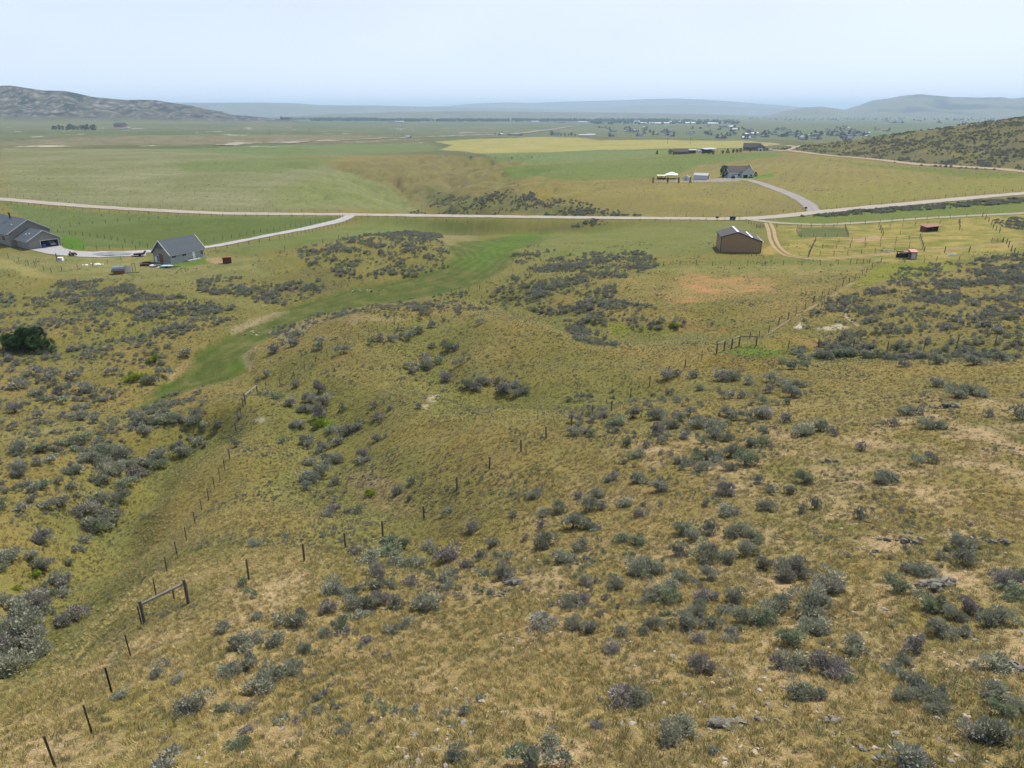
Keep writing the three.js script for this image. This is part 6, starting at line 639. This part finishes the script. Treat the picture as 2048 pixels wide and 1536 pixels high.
// bleached dead branches
[[855, 1085, 0.9], [478, 1346, 0.8], [100, 1150, 0.8], [1405, 1120, 0.6], [1520, 1170, 0.9], [700, 1070, 0.7]].forEach(([px, py, s], k) => { const v = P(px, py), g = single('dead_branch', (() => { const r = rng(900 + k), q = []; for (let i = 0; i < 7; i++) { const a = r() * 6.28, l = 0.5 + 0.6 * r(); q.push(bar([0, 0.05, 0], [Math.cos(a) * l, 0.1 + 0.4 * r(), Math.sin(a) * l], 0.025, 5, 0.008)); } return merge(q); })(), mat('#b7a68e', 1)); g.position.copy(v); g.scale.setScalar(s); tag(g, ['bleached dead branch at the green swale', 'bleached dead branch under the spreading foreground sagebrush', 'pale dead branch in the gully', 'grey dead branch beside the right sagebrush clump', 'grey dead branch among stones right of the sagebrush', 'dead branch beside the wooden fence'][k], 'branch'); });
// ---------------------------------------------------------------- far farms, town, trees and cattle
function farTree(seed, conifer) { const r = rng(seed), q = []; const pos = [], nrm = new THREE.Vector3(), e = new THREE.Vector3(), cl = []; for (let i = 0; i < 130; i++) { nrm.set(r() - 0.5, r() - 0.5, r() - 0.5).normalize(); const t = r(), R0 = conifer ? 0.28 * (1 - t) + 0.04 : 0.36 * Math.sqrt(Math.max(0, 1 - (2 * t - 1) ** 2)) * (0.75 + 0.4 * noise(seed + nrm.x * 2, nrm.z * 2)), x = nrm.x * R0 * 1.2, z = nrm.z * R0 * 1.2, y = 0.12 + t * 0.86; e.set(r() - 0.5, r() - 0.5, r() - 0.5).cross(nrm).normalize().multiplyScalar(0.09); pos.push(x - e.x, y - e.y, z - e.z, x + e.x, y + e.y, z + e.z, x + nrm.x * 0.12, y + 0.13, z + nrm.z * 0.12); const g = 0.8 + 0.4 * r(); for (let k = 0; k < 3; k++) cl.push(g, g, g); } const g = new THREE.BufferGeometry(); g.setAttribute('position', new THREE.Float32BufferAttribute(pos, 3)); g.setAttribute('color', new THREE.Float32BufferAttribute(cl, 3)); g.setAttribute('uv', new THREE.Float32BufferAttribute(new Float32Array(pos.length / 3 * 2), 2)); g.computeVertexNormals(); return g; }
const treeG = [0, 1, 2, 3].map((k) => farTree(40 + k, k === 3)), trunkG = bar([0, -0.08, 0], [0, 0.4, 0], 0.035, 6, 0.02), treeM = [new THREE.MeshStandardMaterial({ color: new THREE.Color().setRGB(0.045, 0.075, 0.032), vertexColors: true, roughness: 1, side: THREE.DoubleSide }), new THREE.MeshStandardMaterial({ color: new THREE.Color().setRGB(0.03, 0.055, 0.03), vertexColors: true, roughness: 1, side: THREE.DoubleSide })];
const fr = rng(5150);
function tree(px, py, h, label, group, wide = 1) { const v = P(px, py), g = root('leafy_tree', [v.x, v.y - 0.05 * h, v.z], fr() * 6); const k = Math.floor(fr() * 4); g.scale.set(h * wide, h, h * wide); tag(g, label, 'tree', group); part('crown', treeG[k], treeM[k === 3 ? 1 : 0], g); part('trunk', trunkG, twigM, g); return g; }
tree(1447, 354.5, 7.5, 'round green tree at the left corner of the white house', undefined, 1.0); tree(1511, 353.5, 3.0, 'small dark bush at the right corner of the white house', undefined, 1.4);
for (const px of [1306, 1335, 1357, 1380]) tree(px, 366.5, 3.6, 'young sapling in the row before the white tent and sheds', 'saplings before the white tent', 0.55);
for (const [px, py, h] of [[1340, 308.5, 5], [1314, 308.6, 4], [1406, 308, 4], [1418, 308.5, 5], [1426, 309, 4], [1445, 307.5, 3.6], [1455, 306.8, 4.5], [1466, 306, 4], [1474, 305.2, 3.6], [1481, 304.5, 4], [1500, 303.4, 3.4], [1534, 302, 3]]) tree(px, py, h, 'low green shrub tree lining the yards of the far farmhouses', 'yard trees of the far farmhouses', 1.2);
for (let k = 0; k < 13; k++) tree(104 + k * 7.1 + fr() * 3, 259.5 + fr() * 1.2, 10 + 7 * fr() * (k > 1 ? 1 : 0.5), 'dark tree in the windbreak of the distant left farmstead', 'windbreak trees of the left farmstead', 1.15);
const houseW = [mat('#dcd8ce', 0.9, {}, 0.7), mat('#b9ad9c', 0.9, {}, 0.8), mat('#93989b', 0.9, {}, 0.8), mat('#a77f68', 0.9, {}, 0.8)], houseR = [mat('#5d5d60', 0.9), mat('#7c6b5f', 0.9), mat('#98a2aa', 0.6), mat('#474c55', 0.9), mat('#8a4034', 0.9)];
const hWall = prism([[-0.5, -0.25], [0.5, -0.25], [0.5, 0.5], [0, 0.95], [-0.5, 0.5]], 1).translate(0, 0, -0.5), hRoof = merge([prism([[-0.58, 0.44], [0, 0.97], [0, 1.06], [-0.58, 0.52]], 1.12).translate(0, 0, -0.56), prism([[0.58, 0.44], [0.58, 0.52], [0, 1.06], [0, 0.97]], 1.12).translate(0, 0, -0.56)]);
function farHouse(px, py, L, Wd, h, w, rf, label, group, name = 'far_house', turn) { const v = P(px, py), g = root(name, [v.x, v.y, v.z], turn ?? (fr() < 0.5 ? Math.PI / 2 : 0) + (fr() - 0.5) * 0.6); g.scale.set(Wd, h, L); tag(g, label, 'house', group); part('wall', hWall, houseW[w], g); part('roof', hRoof, houseR[rf], g); return g; }
farHouse(166, 257.8, 26, 14, 7, 0, 0, 'white farmhouse half hidden in the left windbreak', undefined, 'farmhouse', Math.PI / 2);
farHouse(241, 254.5, 44, 18, 15, 3, 3, 'long dark barn with red end in the left distance', undefined, 'red_barn', 1.2); farHouse(246, 258.5, 22, 7, 4, 2, 2, 'low grey shed below the long dark barn', undefined, 'grey_shed', 1.5);
farHouse(1001, 270.5, 24, 14, 7, 2, 2, 'blue grey shed beside the far highway', undefined, 'far_shed'); farHouse(1030, 271, 50, 8, 5, 2, 3, 'long dark low shed beside the far highway', undefined, 'far_shed', 1.57); farHouse(1113, 270.5, 22, 13, 9, 0, 0, 'white house on the rise behind the yellow field', undefined, 'far_house'); farHouse(1170, 272.3, 40, 12, 6, 2, 2, 'long metal shed with pale roof behind the yellow field', undefined, 'far_shed', 1.57); farHouse(1182, 272, 26, 12, 7, 0, 2, 'shorter metal shed right of the long pale roofed one', undefined, 'far_shed', 1.57);
for (const [px, py, h] of [[1103, 271, 16], [1122, 271.6, 8], [1130, 271.8, 9], [1137, 272, 8], [1143, 271.6, 13], [1150, 272, 7], [1158, 272, 7], [1020, 271, 6], [990, 270, 7], [1003, 268, 9]]) tree(px, py, h, 'dark tree beside the sheds behind the yellow field', 'trees behind the yellow field');
const townL = ['white house in the scattered subdivision', 'tan house in the scattered subdivision', 'grey house in the scattered subdivision', 'brown house in the scattered subdivision'];
for (const [x0, x1, y0, y1, n] of [[1195, 1300, 255, 262, 9], [1220, 1420, 262, 274, 20], [1360, 1500, 252, 262, 9], [1420, 1540, 262, 279, 18], [1500, 1640, 259, 282, 20], [1620, 1740, 263, 280, 20], [1680, 1800, 256, 270, 10], [1740, 2010, 236, 252, 14]]) for (let k = 0; k < n; k++) { const px = lerp(x0, x1, fr()), py = lerp(y0, y1, fr()), spot = P(px, py); if (Math.hypot(spot.x, spot.z) < 1700) continue; const w = Math.floor(fr() * 4), far = py < 255; farHouse(px, py, (far ? 26 : 20) + 10 * fr(), (far ? 16 : 12) + 4 * fr(), far ? 9 : 7, w, Math.floor(fr() * 5) % 4, townL[w], 'houses of the scattered subdivision'); for (let q = 0; q < 2; q++) { const tx = px + (fr() - 0.5) * 16, ty = py + (fr() - 0.4) * 2, sp = P(tx, ty); if (fr() < 0.8 && Math.hypot(sp.x, sp.z) > 1700) tree(tx, ty, (far ? 11 : 8) + 5 * fr(), 'dark tree beside the houses of the scattered subdivision', 'trees of the scattered subdivision', 1.15); } }
for (const [px, py, L] of [[1122, 246, 70], [1165, 246.3, 60], [1210, 247, 40], [1290, 248.5, 60], [1322, 248.5, 110], [1350, 245.5, 90], [1275, 244.8, 50], [1380, 248, 60], [800, 246, 50], [785, 245.5, 40], [1070, 245, 50], [1425, 249, 60]]) farHouse(px, py, L, 26, 12, 0, fr() < 0.7 ? 2 : 0, 'long pale roofed warehouse at the edge of the distant town', 'warehouses of the distant town', 'warehouse', 1.57);
{ const ls = [[], []], place = (px, py, h) => { const v = P(px, py), g = 0.8 + 0.4 * fr(); if (Math.hypot(v.x, v.z) < 1700) return; ls[Math.floor(fr() * 2)].push([v.x, v.y - 0.04 * h, v.z, h * 1.3, h, h * 1.3, fr() * 6, [0.05 * g, 0.085 * g, 0.045 * g]]); };
  for (let k = 0; k < 1500; k++) { const px = 620 + 720 * fr(), c = 0.5 + noise(px / 30, 4); if (fr() > c + 0.35) continue; place(px, 240.5 + 3.2 * fr() + (px < 760 ? -1 : 0), 12 + 10 * fr()); }
  for (let k = 0; k < 500; k++) { const px = 1180 + 300 * fr(); place(px, 241 + 8 * fr(), 9 + 8 * fr()); } for (let k = 0; k < 160; k++) place(1500 + 540 * fr(), 236 + 6 * fr(), 10 + 6 * fr());
  for (let k = 0; k < 220; k++) { const px = 560 + 200 * fr(); place(px, 236 + 5 * fr(), 10 + 8 * fr()); }
  ls.forEach((l, k) => instances(['river_wood', 'river_wood_001'][k], treeG[k], new THREE.MeshStandardMaterial({ color: 0xffffff, vertexColors: true, roughness: 1, side: THREE.DoubleSide }), l, 'dark band of trees along the distant river and town', 'trees')); }
{ // cattle
  const R0 = 44, mc = new MarchingCubes(R0, new THREE.MeshStandardMaterial(), false, false, 60000); mc.isolation = 0; const B = [[[-0.45, 0.1, 0], 0.22, [0.30, 0.1, 0], 0.24], [[0.30, 0.16, 0], 0.16, [0.58, 0.16, 0], 0.10], [[0.56, 0.16, 0], 0.10, [0.76, 0.02, 0], 0.065], [[0.56, 0.24, 0.1], 0.03, [0.56, 0.24, -0.1], 0.03], ...[-1, 1].flatMap((s) => [[[0.28, 0.0, 0.13 * s], 0.09, [0.29, -0.3, 0.13 * s], 0.055], [[0.29, -0.3, 0.13 * s], 0.05, [0.28, -0.58, 0.13 * s], 0.045], [[-0.42, 0.02, 0.13 * s], 0.11, [-0.38, -0.25, 0.13 * s], 0.06], [[-0.38, -0.25, 0.13 * s], 0.055, [-0.44, -0.58, 0.13 * s], 0.045]]), [[-0.64, 0.16, 0], 0.03, [-0.68, -0.25, 0], 0.025]];
  for (let k = 0; k < R0; k++) for (let j = 0; j < R0; j++) for (let i = 0; i < R0; i++) { const x = (i - R0 / 2) / (R0 / 2), y = (j - R0 / 2) / (R0 / 2), z = (k - R0 / 2) / (R0 / 2); let d = 9; for (const [a, ra, b, rb] of B) { const dx = b[0] - a[0], dy = b[1] - a[1], dz = b[2] - a[2], t = clamp(((x - a[0]) * dx + (y - a[1]) * dy + (z - a[2]) * dz) / (dx * dx + dy * dy + dz * dz)), e = Math.hypot(x - a[0] - dx * t, y - a[1] - dy * t, z - a[2] - dz * t) - lerp(ra, rb, t), h = clamp(0.5 + 0.5 * (d - e) / 0.06); d = lerp(d, e, h) - 0.06 * h * (1 - h); } mc.field[i + j * R0 + k * R0 * R0] = -d; }
  mc.update(); const n = mc.count, cow = new THREE.BufferGeometry(); cow.setAttribute('position', new THREE.Float32BufferAttribute(mc.positionArray.slice(0, n * 3), 3)); cow.setAttribute('normal', new THREE.Float32BufferAttribute(mc.normalArray.slice(0, n * 3), 3)); cow.scale(1.25, 1.25, 1.25); cow.translate(0, 0.76, 0);
  [[942, 316, 0], [991, 317, 0], [1024, 317.5, 0], [1064, 316, 0], [952, 319, 1], [1084, 315, 1]].forEach(([px, py, w], k) => { const v = P(px, py), c = single('cow', cow, w ? houseW[0] : M.dark); c.position.set(v.x, v.y, v.z); c.rotation.y = k * 1.3; c.scale.setScalar(1.25); tag(c, w ? 'pale cow standing in the far grey green pasture' : 'black cow standing in the far grey green pasture', 'cow', 'cattle in the far pasture'); }); }
for (const [px, py, l] of [[817, 275.2, 'white truck driving on the distant left highway'], [804, 261.5, 'white trailer standing on the far plain']]) { const v = P(px, py), g = root('box_truck', [v.x, v.y + 0.9, v.z], 0.3); tag(g, l, 'truck'); part('cargo_box', box(9, 3.2, 2.8, -1, 2.4, 0), M.whitePlain, g); part('cab', prism([[3.6, 0.8], [6, 0.8], [6, 2], [5.2, 3.1], [3.6, 3.1]], 2.6, 0.1).translate(0, 0, -1.3), M.blue, g); for (const x of [-3.5, 4.6]) for (const z of [-1.2, 1.2]) { const w = new THREE.CylinderGeometry(0.55, 0.55, 0.4, 10); w.rotateX(Math.PI / 2); w.translate(x, 0.5, z); part('wheel', w, M.rubber, g); } }
for (const [px, py, h] of [[788, 272, 16], [540, 272, 14], [1335, 288, 10], [1380, 288, 9], [620, 268, 14]]) { const v = P(px, py), g = root('power_pole', [v.x, v.y - 0.5, v.z], 0.4); tag(g, 'thin power pole standing in the far fields', 'power pole', 'power poles of the far fields'); part('pole', cyl(0.22, 0.16, h), M.post, g); part('crossarm', box(3, 0.2, 0.2, 0, h - 1, 0), M.post, g); }
renderer.render(scene, camera);
